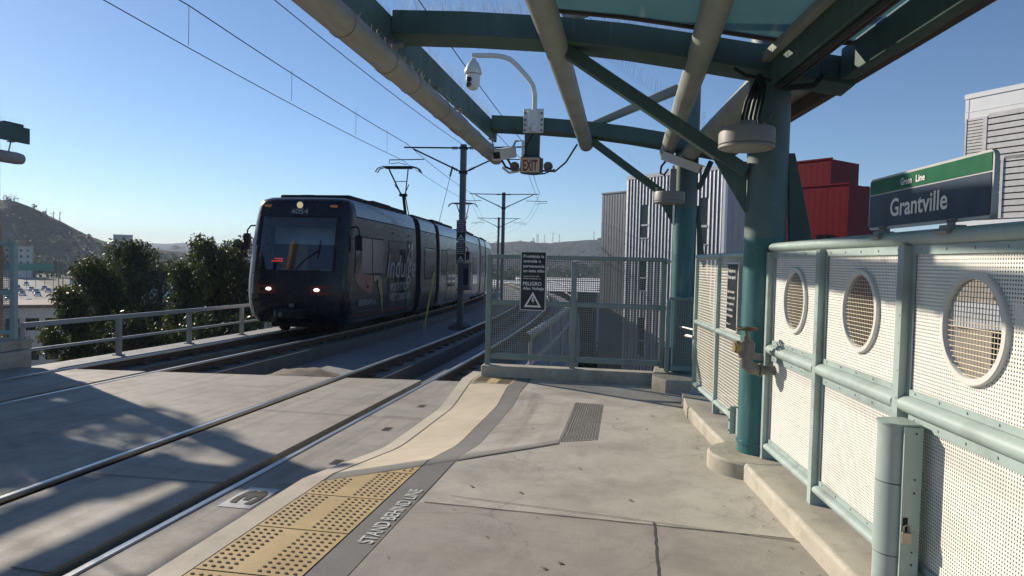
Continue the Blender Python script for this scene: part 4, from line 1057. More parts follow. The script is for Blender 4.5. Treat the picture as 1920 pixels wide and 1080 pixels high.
    if first:
        mb = MB()
        for y0, y1, z0, z1 in ((5.35, 5.95, 1.55, 2.47),): side_patch(mb, y0, y1, z0, z1, .006)
        B(mb, 'window', 'tinted film')
        S = lambda u, v, o=.020: Vector((lin(W_, v)+o, u, v))
        def poly(mb, pts, o=.018, mi=0):
            c = (sum(p[0] for p in pts)/len(pts), sum(p[1] for p in pts)/len(pts))
            for p, q in zip(pts, pts[1:]+pts[:1]): mb.face((S(*c, o), S(*p, o), S(*q, o)), mi)
        mb = MB(); poly(mb, [(.70, 2.42), (1.06, 2.42), (1.06, 1.5), (1.9, 1.5), (1.86, 1.24), (1.62, 1.10), (1.35, 1.10), (1.0, 1.22), (.72, 1.42)], .007); B(mb, 'pink_graphic', 'film pink')
        mb = MB(); poly(mb, [(1.3, 1.5), (2.02, 1.5), (2.04, 1.25), (1.9, 1.05), (1.72, .98), (1.5, 1.12), (1.36, 1.3)], .012); B(mb, 'red_graphic', 'film red')
        mb = MB(); mb.grid([[S(2.08, 1.50), S(2.5, 1.49)], [S(2.08, 1.33), S(2.62, 1.40)]]); mb.grid([[S(2.5, 1.48), S(2.72, 1.36)], [S(2.42, 1.22), S(2.74, 1.2)], [S(2.66, .92), S(2.86, .95)], [S(2.98, .42), S(3.03, .42)]]); B(mb, 'yellow_graphic', 'film yellow')
        mb = MB(); side_patch(mb, .75, 6.3, .445, .475, .020, 1); side_patch(mb, 7.05, 9.3, .455, .475, .020, 1); B(mb, 'red_stripe', 'film stripe')
        mb = MB(); side_patch(mb, .9, 2.7, .56, .58, .020, 1); side_patch(mb, .9, 2.2, .33, .36, .020, 1); side_patch(mb, 3.4, 4.3, .30, .32, .03, 1); side_patch(mb, 7.1, 9.3, .80, .83, .02, 1); side_patch(mb, 7.1, 9.3, .88, 1.05, .012, 1); B(mb, 'pale_stripe', 'film grey')
        mb = MB(); text(mb, 'Indulge', (1.348, 3.2, 1.42), (0, 1, 0), (0, 0, 1), width=3.0, height=.72, shear=.25); B(mb, 'script_lettering', 'film white')
        mb = MB(); text(mb, 'WORTH IT NOW', (1.35, 3.45, 1.02), (0, 1, 0), (0, 0, 1), width=2.0, height=.26, bold=.012); text(mb, 'WEST COAST VIBES', (1.35, 3.45, .74), (0, 1, 0), (0, 0, 1), width=2.3, height=.22, bold=.012); text(mb, 'BEERFARMCOUNTRY.com', (1.35, .95, .72), (0, 1, 0), (0, 0, 1), width=1.3, height=.15, bold=.012); text(mb, '48', (1.262, .72, 2.98), (0, 1, 0), (-.2, 0, 1), width=.26, height=.15); B(mb, 'advert_lettering', 'film white')
        mb = MB(); mb.tube([S(5.55+.16*math.cos(a), 2.42+.16*math.sin(a), .02) for a in [math.pi*2*k/18 for k in range(19)]], .018, 5); mb.tube([S(5.35, 2.05), S(5.5, 2.3), S(5.62, 2.2), S(5.7, 2.02)], .018, 5); mb.tube([S(5.5, 1.0), S(5.5, .5)], .018, 5); B(mb, 'glass_graphic', 'film white')
        mb = MB(); side_patch(mb, 3.7, 3.9, 2.7, 2.74, .012, 1); side_patch(mb, 5.4, 5.6, 2.7, 2.74, .012, 1); B(mb, 'vent', 'under black')
        mb = MB(); mb.lathe([(.05, 1.32), (.05, 1.345)], (0, 1.62, 1.2), 12, axis='x'); B(mb, 'socket_cover', 'under black')
    # pantograph
    yb = 8.95 if first else 9.0
    zt = 5.36 if first else 5.45
    mb = MB(); mb.box(-.5, .5, yb-.2, yb+.9, 3.53, 3.60); mb.bar((.0, yb+.8, 3.6), (.0, yb+.35, 4.42), .09, .09); mb.bar((.14, yb+.75, 3.62), (.1, yb+.3, 4.35), .03, .03)
    for s in (-1, 1): mb.bar((.08*s, yb+.35, 4.42), (.36*s, yb-.35, zt-.09), .04, .04); mb.bar((.04*s, yb+.35, 4.42), (.28*s, yb+.1, 4.78), .025, .025)
    mb.bar((-.24, yb+.0, 4.88), (.24, yb+.0, 4.88), .025, .025); mb.box(-.14, .14, yb+.28, yb+.42, 4.36, 4.46)
    pt = B(mb, 'pantograph', 'under black')
    mb = MB()
    for dy in (-.12, .12): mb.tube([(-.85, yb-.35+dy, zt-.2), (-.75, yb-.35+dy, zt-.06), (-.55, yb-.35+dy, zt), (.55, yb-.35+dy, zt), (.75, yb-.35+dy, zt-.06), (.85, yb-.35+dy, zt-.2)], .022, 6)
    mb.box(-.5, .5, yb-.5, yb-.2, zt-.06, zt-.035); B(mb, 'collector_head', 'under black', pt)
    for o in parts:                           # lay the car along the bend
        for v in o.data.vertices: v.co.x -= off(Y0+v.co.y)
    return root
tram(16.22, 'dark wrapped light rail car numbered 4054 arriving with headlights on', True)
tram(31.1, 'silver and orange light rail car coupled behind the dark leading car', False)
# ------------------------------------------------------------------ overhead line
def pole(x, y, zt, label, arms, detail=False):
    t = thing('catenary_pole', label, 'pole', (x, y, pz(y)+RT_Z-.45), group='catenary poles between the tracks'); zb = pz(y)+RT_Z-.45
    mb = MB(); mb.bar((x, y, zb), (x, y, zt), .19, .21); mb.build('mast', 'pole grey', t)
    mb = MB(); mb.box(x-.32, x+.32, y-.32, y+.32, zb, zb+.14)
    for s in (-1, 1):
        for r in (-1, 1): mb.tube([(x+.2*s, y+.2*r, zb+.14), (x+.2*s, y+.2*r, zb+.24)], .02, 6)
    mb.build('mast_base', 'dark concrete', t)
    for s in (-1, 1):
        mb = MB(); L_ = 2.2; zr = zt-.12
        mb.tube([(x, y, zr), (x+s*L_, y, zr+.03)], .028, 8); mb.tube([(x, y, zr-.88), (x+s*(L_-.35), y, zr-.03)], .028, 8)
        for q in (.25, .32, .39): mb.tube([(x+s*q-.012*s, y, zr), (x+s*q+.012*s, y, zr)], .06, 8)
        for q in (.25, .32, .39):
            a = Vector((x, y, zr-.88)).lerp(Vector((x+s*(L_-.35), y, zr-.03)), q/1.9); mb.tube([a-Vector((.012*s, 0, 0)), a+Vector((.012*s, 0, 0))], .055, 8)
        mb.tube([(x+s*.1, y, zr-.72), (x+s*(L_+.95), y+.02, zr-.56)] if False else [(x+s*(L_-.75), y, zr-.4), (x+s*(L_+.55), y, zr-.42), (x+s*(L_+.55), y, zr-.56)], .018, 6)
        mb.tube([(x+s*(L_+.5), y, zr-.56), (x+s*(L_+.2), y, zr-.52), (x+s*(L_-.1), y, zr-.60)], .012, 6)
        mb.build('cantilever', 'cable black', t)
    mb = MB(); mb.box(x-.13, x+.13, y-.13, y+.13, zt-.17, zt-.09); mb.box(x-.13, x+.13, y-.13, y+.13, zt-1.04, zt-.95); mb.build('collar', 'cable black', t)
    return t
p1 = pole(-6.02, 24.7, 5.66, 'nearest catenary pole, carrying two black warning notices and a grey box', None)
zb = pz(24.7)+RT_Z-.45
mb = MB(); mb.box(-6.0, -5.70, 24.55, 24.85, .55, 1.40); mb.box(-6.14, -5.68, 24.5, 24.9, 1.40, 1.46); mb.box(-6.14, -5.68, 24.5, 24.9, .50, .55); mb.box(-6.06, -6.02, 24.575, 24.59, 1.0, 1.06); mb.build('switch_box', 'pole grey', p1)
mb = MB(); mb.box(-5.90, -5.72, 24.545, 24.5495, .68, 1.28); mb.build('box_door', 'cable black', p1)
for z0, z1, lb, ls in ((2.24, 2.98, 'upper black warning notice with a white triangle on the nearest catenary pole', ('Keep off', 'the tracks', 'DANGER', 'High Voltage', 'No trespassing', 'Penal Code 369')), (1.48, 2.20, 'lower black warning notice with a white triangle on the nearest catenary pole', ('Prohibida la', 'entrada o', 'permanencia', 'en este sitio', 'PELIGRO', 'Alto Voltaje'))):
    nt_ = thing('warning_notice', lb, 'sign', (-6.02, 24.58, z0))
    danger(nt_, -6.19, -5.85, z0, z1, 24.575, [(s, .90-.095*i, .75, .045) for i, s in enumerate(ls)], (.06, .26, .36))
pole(-8.13, 44.3, 5.90, 'middle catenary pole beyond the end fence, taller looking than the one behind it', None)
pole(-13.3, 70, 5.95, 'farthest visible catenary pole, standing just left of the middle one', None)
WIRE = []
def wire(name, label, pts, r=.008, drops=None):
    mb = MB(); pts = [Vector(p) for p in pts]; full = []
    for a, b in zip(pts, pts[1:]):
        n = 8
        for k in range(n):
            t = k/n; p = a.lerp(b, t); p.z -= .35*min(1, (b-a).length/30)*4*t*(1-t)*.5; full.append(p)
    full.append(pts[-1]); mb.tube(full, r, 5)
    for a, b in (drops or []): mb.tube([a, b], .005, 4)
    return tag(mb.build(name, 'wire'), label, 'wire', 'overhead wires')
LX, RX = -8.15, -3.8
def cw(x, y): return x-off(y)
mz = lambda y: 6.12-.025*(y-11.8)
czl = lambda y: 5.43-.026*(y-9.9)
dl = [(Vector((LX, y, czl(y))), Vector((LX, y, mz(y)-.02))) for y in (8, 12, 16, 20, 22.7)]
wire('messenger_wire', 'upper wire of the far track, hung above the tram', [(LX, -5, 6.45), (LX, 12, 6.10), (LX, 24.7, 5.72), (cw(LX, 44), 44.3, 5.83), (cw(LX, 70), 70, 5.85), (cw(LX, 110), 110, 5.6)], .011, dl)
wire('contact_wire', 'lower wire of the far track, touched by the pantograph', [(LX, -5, 5.8), (LX, 9.9, 5.43), (LX, 24.2, 5.06), (cw(LX, 44), 44.3, 5.25), (cw(LX, 70), 70, 5.25), (cw(LX, 110), 110, 5.0)], .009)
wire('messenger_wire', 'upper wire of the near track, passing behind the dome camera', [(RX, -5, 6.5), (RX, 12, 6.06), (RX, 24.7, 5.62), (cw(RX, 44), 44.3, 5.83), (cw(RX, 70), 70, 5.85), (cw(RX, 110), 110, 5.6)], .011)
wire('contact_wire', 'lower wire of the near track, running down behind the EXIT sign', [(RX, 14, 5.25), (RX, 24.7, 5.02), (cw(RX, 44), 44.3, 5.25), (cw(RX, 70), 70, 5.25), (cw(RX, 110), 110, 5.0)], .009)
wire('feeder_wire', 'single feeder wire from upper left to the top of the nearest catenary pole', [(-6.0, -5, 6.3), (-6.0, 11.1, 5.81), (-6.0, 24.6, 5.62)], .009)
mb = MB(); a = atz(848, 330, 4.9); mb.tube([(-6.35, 24.5, 4.9), (-6.75, 23.8, 2.3)], .009, 5); mb.tube([(-6.36, 24.5, 4.85), (-6.42, 24.4, 4.5)], .035, 6)
tag(mb.build('guy_wire', 'wire'), 'thin slanting guy wire with an insulator left of the nearest catenary pole', 'wire')
# yellow stake
st = thing('leaning_stake', 'leaning yellow flexible marker stake between the tracks', 'stake', (-6.62, 22.2, pz(22)+RT_Z-.45))
mb = MB(); mb.bar((-6.58, 22.2, -.52), (-6.33, 22.3, 1.15), .07, .05); mb.build('stake_shaft', 'yellow stake', st)
mb = MB(); mb.bar((-6.62, 22.2, -.9), (-6.58, 22.2, -.5), .10, .08); mb.build('stake_base', 'galvanised', st)
# right pipe rail on the viaduct
pr = thing('pipe_handrail', 'pale pipe handrail with a rusty capped end along the viaduct edge behind the fence', 'railing', (-1.65, 11.2, pz(11)-.6))
mb = MB(); mb.tube([(-1.65-off(y), y, .445+pz(y)) for y in frange(11.2, 80, 2)], .075, 12); mb.build('top_rail', 'galvanised', pr)
mb = MB(); mb.tube([(-1.65, 11.16, .445+pz(11)), (-1.65, 11.199, .445+pz(11))], .085, 16); mb.build('end_cap', 'rust brown', pr)
mb = MB(); mb.tube([(-1.65-off(y), y, -.05+pz(y)) for y in frange(11.4, 80, 2)], .04, 8); mb.build('lower_rail', 'galvanised', pr)
for y in frange(11.8, 40, 3.1):
    mb = MB(); mb.tube([(-1.65-off(y), y, .44+pz(y)), (-1.65-off(y), y, -.67+pz(y))], .035, 8); mb.build('post', 'galvanised', pr)
# left parapet railing
rl = thing('parapet_railing', 'grey two-rail steel railing on the parapet left of the far track', 'railing', (-10.1, 12.8, -.5))
zt_ = lambda y: .385+pz(y); zm_ = lambda y: -.03+pz(y)
for z, h, nm in ((zt_, .085, 'top_rail'), (zm_, .05, 'middle_rail')):
    mb = MB()
    sweep(mb, [(-10.13, -.04), (-10.07, -.04), (-10.07, h-.04), (-10.13, h-.04)], 10.2, 90, 2, z0=z(0)); mb.build(nm, 'galvanised', rl, bevel=.01)
y = 10.35
while y < 60:
    o = off(y); mb = MB(); mb.box(-10.14-o, -10.06-o, y-.045, y+.045, pz(y)+RT_Z-.16, pz(y)+.345); mb.box(-10.18-o, -10.02-o, y-.08, y+.08, pz(y)+RT_Z-.16, pz(y)+RT_Z-.14); mb.build('post', 'galvanised', rl); y += 2.32
# far platform
mb = MB(); mb.box(-15.5, -9.64, -9, 10.1, -1.2, -.07); struct(mb.build('far_platform', 'platform concrete', bevel=.02))
mb = MB(); mb.box(-12.6, -9.72, 9.6, 10.2, -.068, .09); tag(mb.build('end_sill', 'kerb concrete', bevel=.02), 'tan concrete block at the end of the far platform under the blue grey screen', 'sill')
fs = thing('end_fence', 'blue grey mesh screen at the end of the far platform, cut by the left edge', 'fence', (-9.93, 10.02, .09))
for x in (-9.90, -11.2, -12.5):
    mb = MB(); mb.box(x-.045, x+.045, 9.98, 10.06, .09, 1.62); mb.build('post', 'frame teal', fs, bevel=.008)
for z, h, nm in ((1.655, .07, 'top_rail'), (.85, .07, 'middle_rail'), (.20, .06, 'bottom_rail')):
    mb = MB(); 
    for a, b in ((-9.945, -11.155), (-11.245, -12.455)) if z < 1.6 else ((-9.85, -12.55),): mb.bar((a, 10.02, z), (b, 10.02, z), .06, h)
    mb.build(nm, 'frame teal', fs)
for a, b in ((-11.155, -9.945), (-12.455, -11.245)):
    for z0, z1 in ((.23, .815), (.885, 1.62)):
        mb = MB(); mb.face([(a, 10.03, z0), (b, 10.03, z0), (b, 10.03, z1), (a, 10.03, z1)]); mb.build('panel', 'gate perforated', fs, smooth=False)
# ornament post that pokes in at the left edge
mat('terracotta', (.42, .22, .10), .6, var=.15)
x0 = at(0, 400, 10.9)
mb = MB(); bx = x0.x-.20
mb.lathe([(.19, .0), (.19, 1.1), (.20, 1.33), (.235, 1.36), (.235, 1.41), (.21, 1.44), (.17, 1.75), (.145, 2.3), (.145, 4.3)], (bx, 10.9, 0), 20)
tag(mb.build('ornament_post', 'terracotta'), 'terracotta ornament post with a flared collar, just peeking in at the left edge', 'post')
# made-up tower, unseen on the left, added to throw shade on the crossing
et = thing('shade_tower', 'pale made-up tower, unseen at left, added to shade the crossing', 'tower', (-16, 10, -13))
mb = MB(); mb.box(-18.5, -13.6, 7.6, 12.35, -13, 2.9); mb.build('tower_wall', 'kerb concrete', et)
mb = MB(); mb.box(-18.6, -13.55, 7.4, 12.38, 3.4, 3.6); mb.build('tower_roof', 'canopy teal', et)
for x, y in ((-13.8, 12.2), (-13.8, 10.0), (-13.8, 7.8), (-18.2, 12.2), (-18.2, 7.8)):
    mb = MB(); mb.box(x-.1, x+.1, y-.1, y+.1, 2.9, 3.4); mb.build('tower_post', 'canopy teal', et)
# ------------------------------------------------------------------ land
GZ = -13.0
m, nt, b = base_mat('terrain'); v = coords(nt)
c = mix(nt, ramp(nt, tex(nt, v, .02, 8, .7), .4, .6), (.05, .055, .03), (.16, .14, .10)); c = mix(nt, ramp(nt, tex(nt, v, .006, 6, .7), .52, .58), c, (.22, .21, .20)); c = mix(nt, ramp(nt, tex(nt, v, .15, 5), .5, .62), c, (.035, .045, .02))
L(nt, c, b.inputs['Base Color']); b.inputs['Roughness'].default_value = .95
m, nt, b = base_mat('hill scrub'); v = coords(nt)
c = mix(nt, ramp(nt, tex(nt, v, .025, 9, .75), .42, .58), (.010, .014, .010), (.028, .027, .021)); c = mix(nt, ramp(nt, tex(nt, v, .11, 6, .7), .46, .6), c, (.008, .011, .008))
L(nt, c, b.inputs['Base Color']); b.inputs['Roughness'].default_value = .95
bp = nn(nt, 'ShaderNodeBump'); bp.inputs['Strength'].default_value = 1; bp.inputs['Distance'].default_value = 4; L(nt, tex(nt, v, .09, 8, .7), bp.inputs['Height']); L(nt, bp.outputs[0], b.inputs['Normal'])
mat('asphalt', (.17, .17, .175), .9, var=.2, scale=.2); mat('lane paint', (.55, .55, .53), .8)
mb = MB(); xs_ = [-3300, -1500, -700, -350, -180, -90, -40, 0, 40, 90, 180, 350, 700, 1500, 3300]
mb.grid([[(x, y, GZ) for x in xs_] for y in (-3300, -1000, -300, -100, -30, 20, 60, 120, 220, 400, 800, 1600, 3300)]); struct(mb.build('ground', 'terrain', smooth=False))
HR = []
def hill(name, prof, Y, foot, mt='hill scrub', amp=6., nz=16, back=1.5):
    mb = MB(); rows = []
    xs_ = frange(prof[0][0], prof[-1][0], 9)
    def py(x):
        for a, b in zip(prof, prof[1:]):
            if x <= b[0]: return a[1]+(b[1]-a[1])*(x-a[0])/(b[0]-a[0])
        return prof[-1][1]
    for x in xs_:
        r_ = at(x, py(x), Y); col_ = []
        d = Vector((r_.x, r_.y, 0)); h = r_.z-GZ
        for k in range(nz+1):
            t = k/nz; p = d*(foot+(1-foot)*t); z = GZ-1+(h+1)*(t**1.25)
            q = Vector((p.x*.012, p.y*.012, 0)); nz_ = noise.fractal(q, .9, 2.1, 5)*amp*math.sin(math.pi*min(t*1.05, 1))*(.25+t)
            gul = abs(noise.noise(Vector((p.x*.012, p.y*.012, Y*.01))))*amp*1.1*t*(1-t)*4
            col_.append((p.x, p.y, z+nz_-gul+(noise.noise(Vector((x*.2, Y, 0)))*amp*.12 if k == nz else 0)))
        p = d*back; col_.append((p.x, p.y, GZ-2)); rows.append(col_)
    HR.append(rows); mb.grid(rows); return struct(mb.build(name, mt))
hill('hill', [(-500, 330), (-200, 345), (0, 374), (30, 377), (62, 390), (110, 413), (140, 429), (165, 441), (185, 449), (200, 453), (235, 459), (300, 468), (360, 476)], 520, .80, amp=7)
hill('ridge', [(-300, 452), (150, 458), (215, 459), (300, 466), (345, 462), (400, 466), (520, 464), (700, 462), (860, 459), (900, 456), (940, 455), (975, 452), (1000, 455), (1030, 456), (1060, 453), (1100, 450), (1137, 449), (1200, 450), (1400, 456), (1700, 452), (2300, 450)], 1500, .85, amp=12)
hill('ridge', [(-300, 440), (200, 454), (318, 457), (345, 455), (380, 460), (420, 455), (470, 452), (700, 455), (1000, 464), (2300, 470)], 2900, .9, amp=10)
# ------------------------------------------------------------------ trees
def leafmat(name, a, b_):
    m, nt, b = base_mat(name); g = nn(nt, 'ShaderNodeNewGeometry')
    c = mix(nt, g.outputs['Random Per Island'], a, b_); b.inputs['Roughness'].default_value = .55; L(nt, c, b.inputs['Base Color'])
    tl = nn(nt, 'ShaderNodeBsdfTranslucent'); L(nt, mix(nt, 1., c, (1.5, 1.5, .8), 'MULTIPLY'), tl.inputs[0]); ms = nn(nt, 'ShaderNodeMixShader'); ms.inputs[0].default_value = .24
    L(nt, b.outputs[0], ms.inputs[1]); L(nt, tl.outputs[0], ms.inputs[2]); L(nt, ms.outputs[0], nt.nodes['Material Output'].inputs[0])
leafmat('leaf olive', (.028, .038, .012), (.07, .082, .026)); leafmat('leaf grey', (.045, .05, .035), (.08, .08, .06)); leafmat('leaf dark', (.022, .032, .014), (.05, .065, .026))
mat('bark', (.16, .13, .10), .9, var=.3, scale=6)
def leaves(name, clumps, per, size, mt, parent=None, droop=.5, asp=.35):
    V, Fc = [], []
    o = ORG[parent.name] if parent is not None else Vector()
    for c, r in clumps:
        for _ in range(int(per*r*r)):
            d = Vector((random.gauss(0, 1), random.gauss(0, 1), random.gauss(0, 1)))
            if d.length < .01: continue
            d.normalize(); p = c+d*r*random.random()**.45
            ax = (Vector((random.uniform(-1, 1), random.uniform(-1, 1), random.uniform(-1, 1)))+Vector((0, 0, -droop*1.5))).normalized()
            sd = ax.orthogonal().normalized(); sd.rotate(Matrix.Rotation(random.uniform(0, 6.28), 3, ax)); s = size*random.uniform(.6, 1.3)
            k = len(V); V += [p-o, p+ax*s*.5+sd*s*asp*.5-o, p+ax*s-o, p+ax*s*.5-sd*s*asp*.5-o]; Fc.append((k, k+1, k+2, k+3))
    me = bpy.data.meshes.new(name); me.from_pydata(V, [], Fc); me.materials.append(MATS[mt])
    ob = bpy.data.objects.new(name, me); COL.objects.link(ob); ORG[ob.name] = o
    if parent is not None: ob.parent = parent
    return ob
def tree(px, py, Y, wpx, drop, label, mt='leaf olive', per=640, size=.27, kind='eucalyptus_tree', group='trees beyond the railing', n=40, gz=GZ, tk=.28):
    tp = at(px, py, Y); sc = Y*1.06/F; w = wpx*sc/2*1.12; h = drop*sc
    t = thing(kind, label, 'tree', (tp.x, tp.y, gz), group=group); cl = []
    for i in range(n):
        u = (i+.5)/n; z = tp.z-w*.22-h*u**.9; f = math.sin(math.pi*min(1, .16+u*.8))**.7
        a = random.uniform(0, 6.283); rr = w*f*random.uniform(.15, .95)
        cl.append((Vector((tp.x+rr*math.cos(a), tp.y+rr*math.sin(a), z)), w*random.uniform(.28, .5)))
    cl.append((Vector((tp.x, tp.y, tp.z-w*.28)), w*.28))
    mb = MB(); bz = tp.z-h
    mb.tube([(tp.x, tp.y, gz-.3), (tp.x+.25, tp.y, (gz+bz)/2), (tp.x+.1, tp.y, bz), (tp.x-.1, tp.y, tp.z-h*.45), (tp.x, tp.y, tp.z-h*.12)], [tk, tk*.8, tk*.66, tk*.4, tk*.1], 9); mb.build('trunk', 'bark', t)
    mb = MB()
    for c, r in cl[::2]:
        s = Vector((tp.x, tp.y, max(gz+1, min(c.z-h*.22, tp.z-h*.25)))); mb.tube([s, s.lerp(c, .5)+Vector((0, 0, .15)), c], [tk*.36, tk*.22, tk*.06], 5)
    mb.build('limbs', 'bark', t)
    leaves('crown', cl, per, size, mt, t); return t
tree(138, 534, 33, 92, 165, 'leftmost olive tree, just right of the fence screen, shorter than its neighbours')
tree(188, 486, 37, 120, 200, 'full olive tree second from the left behind the parapet railing', per=600)
tree(252, 446, 42, 112, 215, 'tall olive tree with a narrow pointed top standing beneath the white hillside block', per=600)
tree(302, 486, 40, 84, 150, 'thin grey half-bare tree between the two bushy groups', 'leaf grey', per=260, size=.2)
tree(348, 492, 36, 80, 150, 'lower olive tree left of the tallest pair, behind the middle railing posts')
tree(392, 440, 39, 104, 215, 'tallest round-headed olive tree left of the tram mirror', per=600)
tree(448, 444, 41, 100, 215, 'dense olive tree touching the left edge of the tram front', 'leaf dark', per=600)
tree(520, 452, 46, 110, 210, 'olive tree mostly hidden behind the tram front', 'leaf dark', per=150, n=16)
tree(260, 590, 30, 150, 110, 'low dark bushy tree right behind the parapet railing at its middle', 'leaf dark', per=380, n=26)
tree(420, 585, 33, 150, 100, 'low dark bushy tree behind the railing close to the tram', 'leaf dark', per=380, n=26)
tree(28, 612, 60, 60, 50, 'small round street tree below the far platform screen', 'leaf dark', per=120, size=.35, n=12, tk=.2)
# trees on the hill crest
for px, py, wv, hv, lb in ((12, 364, 30, 14, 'broad tree on the crest of the left hill at the picture edge'), (36, 382, 5, 14, 'thin spire-like tree on the left hill crest'), (64, 380, 14, 10, 'small round tree second along the left hill crest'), (86, 393, 10, 7, 'small tree half way down the left hill crest'), (100, 394, 8, 12, 'tall thin tree beside the lowest crest trees'), (112, 395, 8, 16, 'flat-topped palm-like tree lowest on the left hill crest')):
    tree(px, py, 519, wv, hv, lb, 'leaf dark', per=2.2, size=2.2, kind='hill_tree', group='trees on the hill crest', n=10, gz=at(px, py+hv+8, 519).z, tk=.5)
# far scrub in the valley: uncountable
cl = []
for i in range(560):
    y = 60*(1400/60)**random.random(); px = random.uniform(-60, 1450); d = at(px, 496, y); x = d.x
    if -145 < x < -60 and 60 < y < 190 and random.random() < .8: continue
    if x > -16 and y < 44: continue
    if abs((x+40)*.692+(y-40)*.722) < 34 and y < 330: continue
    if px < 230 and y < 110: continue
    s = random.uniform(1.5, 3.6)*(1+y/500)
    for q in range(3): cl.append((Vector((x+random.uniform(-2, 2)*s*.7, y+random.uniform(-2, 2)*s*.7, GZ+s*random.uniform(.5, 1.25))), s))
hc = []
for _ in range(1500):
    rw = random.choice(HR[0][46:]); k = random.randint(1, 15); p = Vector(rw[k]); p += Vector((random.uniform(-6, 6), random.uniform(-6, 6), .3)); s = random.uniform(.7, 2.4)*(1.3 if k < 6 else .8); hc.append((p, s))
g = leaves('hill_scrub', hc, 5, 1.7, 'leaf dark', asp=.8); g['kind'] = 'stuff'
hc = []
for _ in range(1600):
    rw = random.choice(HR[1]); k = random.randint(1, 16); p = Vector(rw[k])+Vector((random.uniform(-25, 25), random.uniform(-25, 25), 1)); hc.append((p, random.uniform(2, 5)))
g = leaves('ridge_scrub', hc, .9, 4.5, 'leaf dark', asp=.8); g['kind'] = 'stuff'
big = [q for q in cl if q[0].y > 260]; small = [q for q in cl if q[0].y <= 260]
g = leaves('valley_scrub', small, 15, 1.0, 'leaf olive', asp=.6); g['kind'] = 'stuff'
g = leaves('valley_scrub', big, 3.2, 2.6, 'leaf dark', asp=.7); g['kind'] = 'stuff'
cl = []
for i in range(46):
    px = random.uniform(920, 1180); y = random.uniform(24, 60); d = at(px, random.uniform(560, 690), y); s = random.uniform(.7, 1.6)
    if d.x > 3-y*.05: continue
    cl.append((Vector((d.x, d.y, GZ+s)), s)); cl.append((Vector((d.x+s*.6, d.y+.5, GZ+s*1.6)), s*.8))
g = leaves('shrubbery', cl, 60, .45, 'leaf olive', asp=.6); g['kind'] = 'stuff'
# ------------------------------------------------------------------ roads and cars
def road(p, q, wdt, dz, mt='asphalt'):
    a, b = Vector((*p, GZ+dz)), Vector((*q, GZ+dz)); d = (b-a).normalized(); s = Vector((-d.y, d.x, 0))*wdt/2
    mb = MB(); mb.face([a-s, b-s, b+s, a+s]); return struct(mb.build('freeway', mt))
road((-40, 40), (-330, 318), 40, .05); road((-30, 110), (120, 300), 14, .05); road((-75, 40), (-40, 140), 9, .054); road((8, 20), (-12, 140), 12, .05)
mb = MB()
for o in (-14, -7, 0, 7, 14):
    d = Vector((-290, 278, 0)).normalized(); s = Vector((-d.y, d.x, 0)); k = 0
    while k < 330:
        a = Vector((-40, 40, GZ+.06))+d*k+s*o; mb.face([a-s*.09, a+s*.09, a+d*3+s*.09, a+d*3-s*.09]); k += 9
struct(mb.build('lane_marking', 'lane paint'))
for nm, cl_ in (('car white', (.7, .7, .7)), ('car dark', (.03, .032, .04)), ('car silver', (.38, .40, .42)), ('car red', (.3, .03, .03))): mat(nm, cl_, .25, coat=.5, var=.02)
mat('car glass', (.02, .025, .03), .05)
def make_car(mt, label):
    t = thing('car', label, 'car', (0, 0, 0), group='cars on the freeway')
    mb = MB(); prof = [(-2.2, .35), (-2.25, .7), (-2.1, .9), (-1.3, .95), (1.2, .98), (2.1, .88), (2.2, .6), (2.15, .35)]
    mb.prism(prof, lambda u, v, w: Vector((w, u, v)), -.88, .88)
    mb.prism([(-1.2, .95), (-.7, 1.42), (.75, 1.45), (1.5, .97)], lambda u, v, w: Vector((w, u, v)), -.74, .74); mb.build('body', mt, t, bevel=.05)
    mb = MB()
    for s in (-1, 1): mb.face([(s*.745, -1.0, 1.0), (s*.745, 1.25, 1.0), (s*.745, .7, 1.38), (s*.745, -.65, 1.36)])
    mb.face([(-.66, -1.235, .99), (.66, -1.235, .99), (.66, -.78, 1.40), (-.66, -.78, 1.40)]); mb.face([(-.66, 1.505, 1.0), (.66, 1.505, 1.0), (.66, .83, 1.42), (-.66, .83, 1.42)]); mb.build('windows', 'car glass', t)
    mb = MB()
    for x in (-.8, .8):
        for y in (-1.35, 1.35): mb.lathe([(.32, x-.1), (.32, x+.1)], (0, y, .32), 14, axis='x')
    mb.build('wheels', 'cable black', t); return t
protos = [make_car('car white', 'white car in the crowded freeway traffic at far left'), make_car('car dark', 'dark car in the crowded freeway traffic at far left'), make_car('car silver', 'silver car in the crowded freeway traffic at far left'), make_car('car red', 'red car in the crowded freeway traffic at far left')]
used = [0]*4; d = Vector((-290, 278, 0)).normalized(); s = Vector((-d.y, d.x, 0)); seen = []
for lane in (-16.5, -12.5, -8.5, -4.5, -.5, 3.5, 7.5, 11.5, 15.5):
    k = 95+random.uniform(0, 8)
    while k < 300:
        p = Vector((-40, 40, GZ+.06))+d*k+s*lane
        if random.random() < .62:
            i = random.choice((0, 0, 0, 1, 2, 2)) if len(seen) % 17 != 9 else 3; o = protos[i] if not used[i] else dup(protos[i]); used[i] = 1
            o.location = p+Vector((random.uniform(-.4, .4), 0, 0)); o.rotation_euler.z = math.atan2(d.y, d.x)-math.pi/2+(math.pi if lane < -1 else 0); seen.append(p)
        k += random.uniform(8, 20)
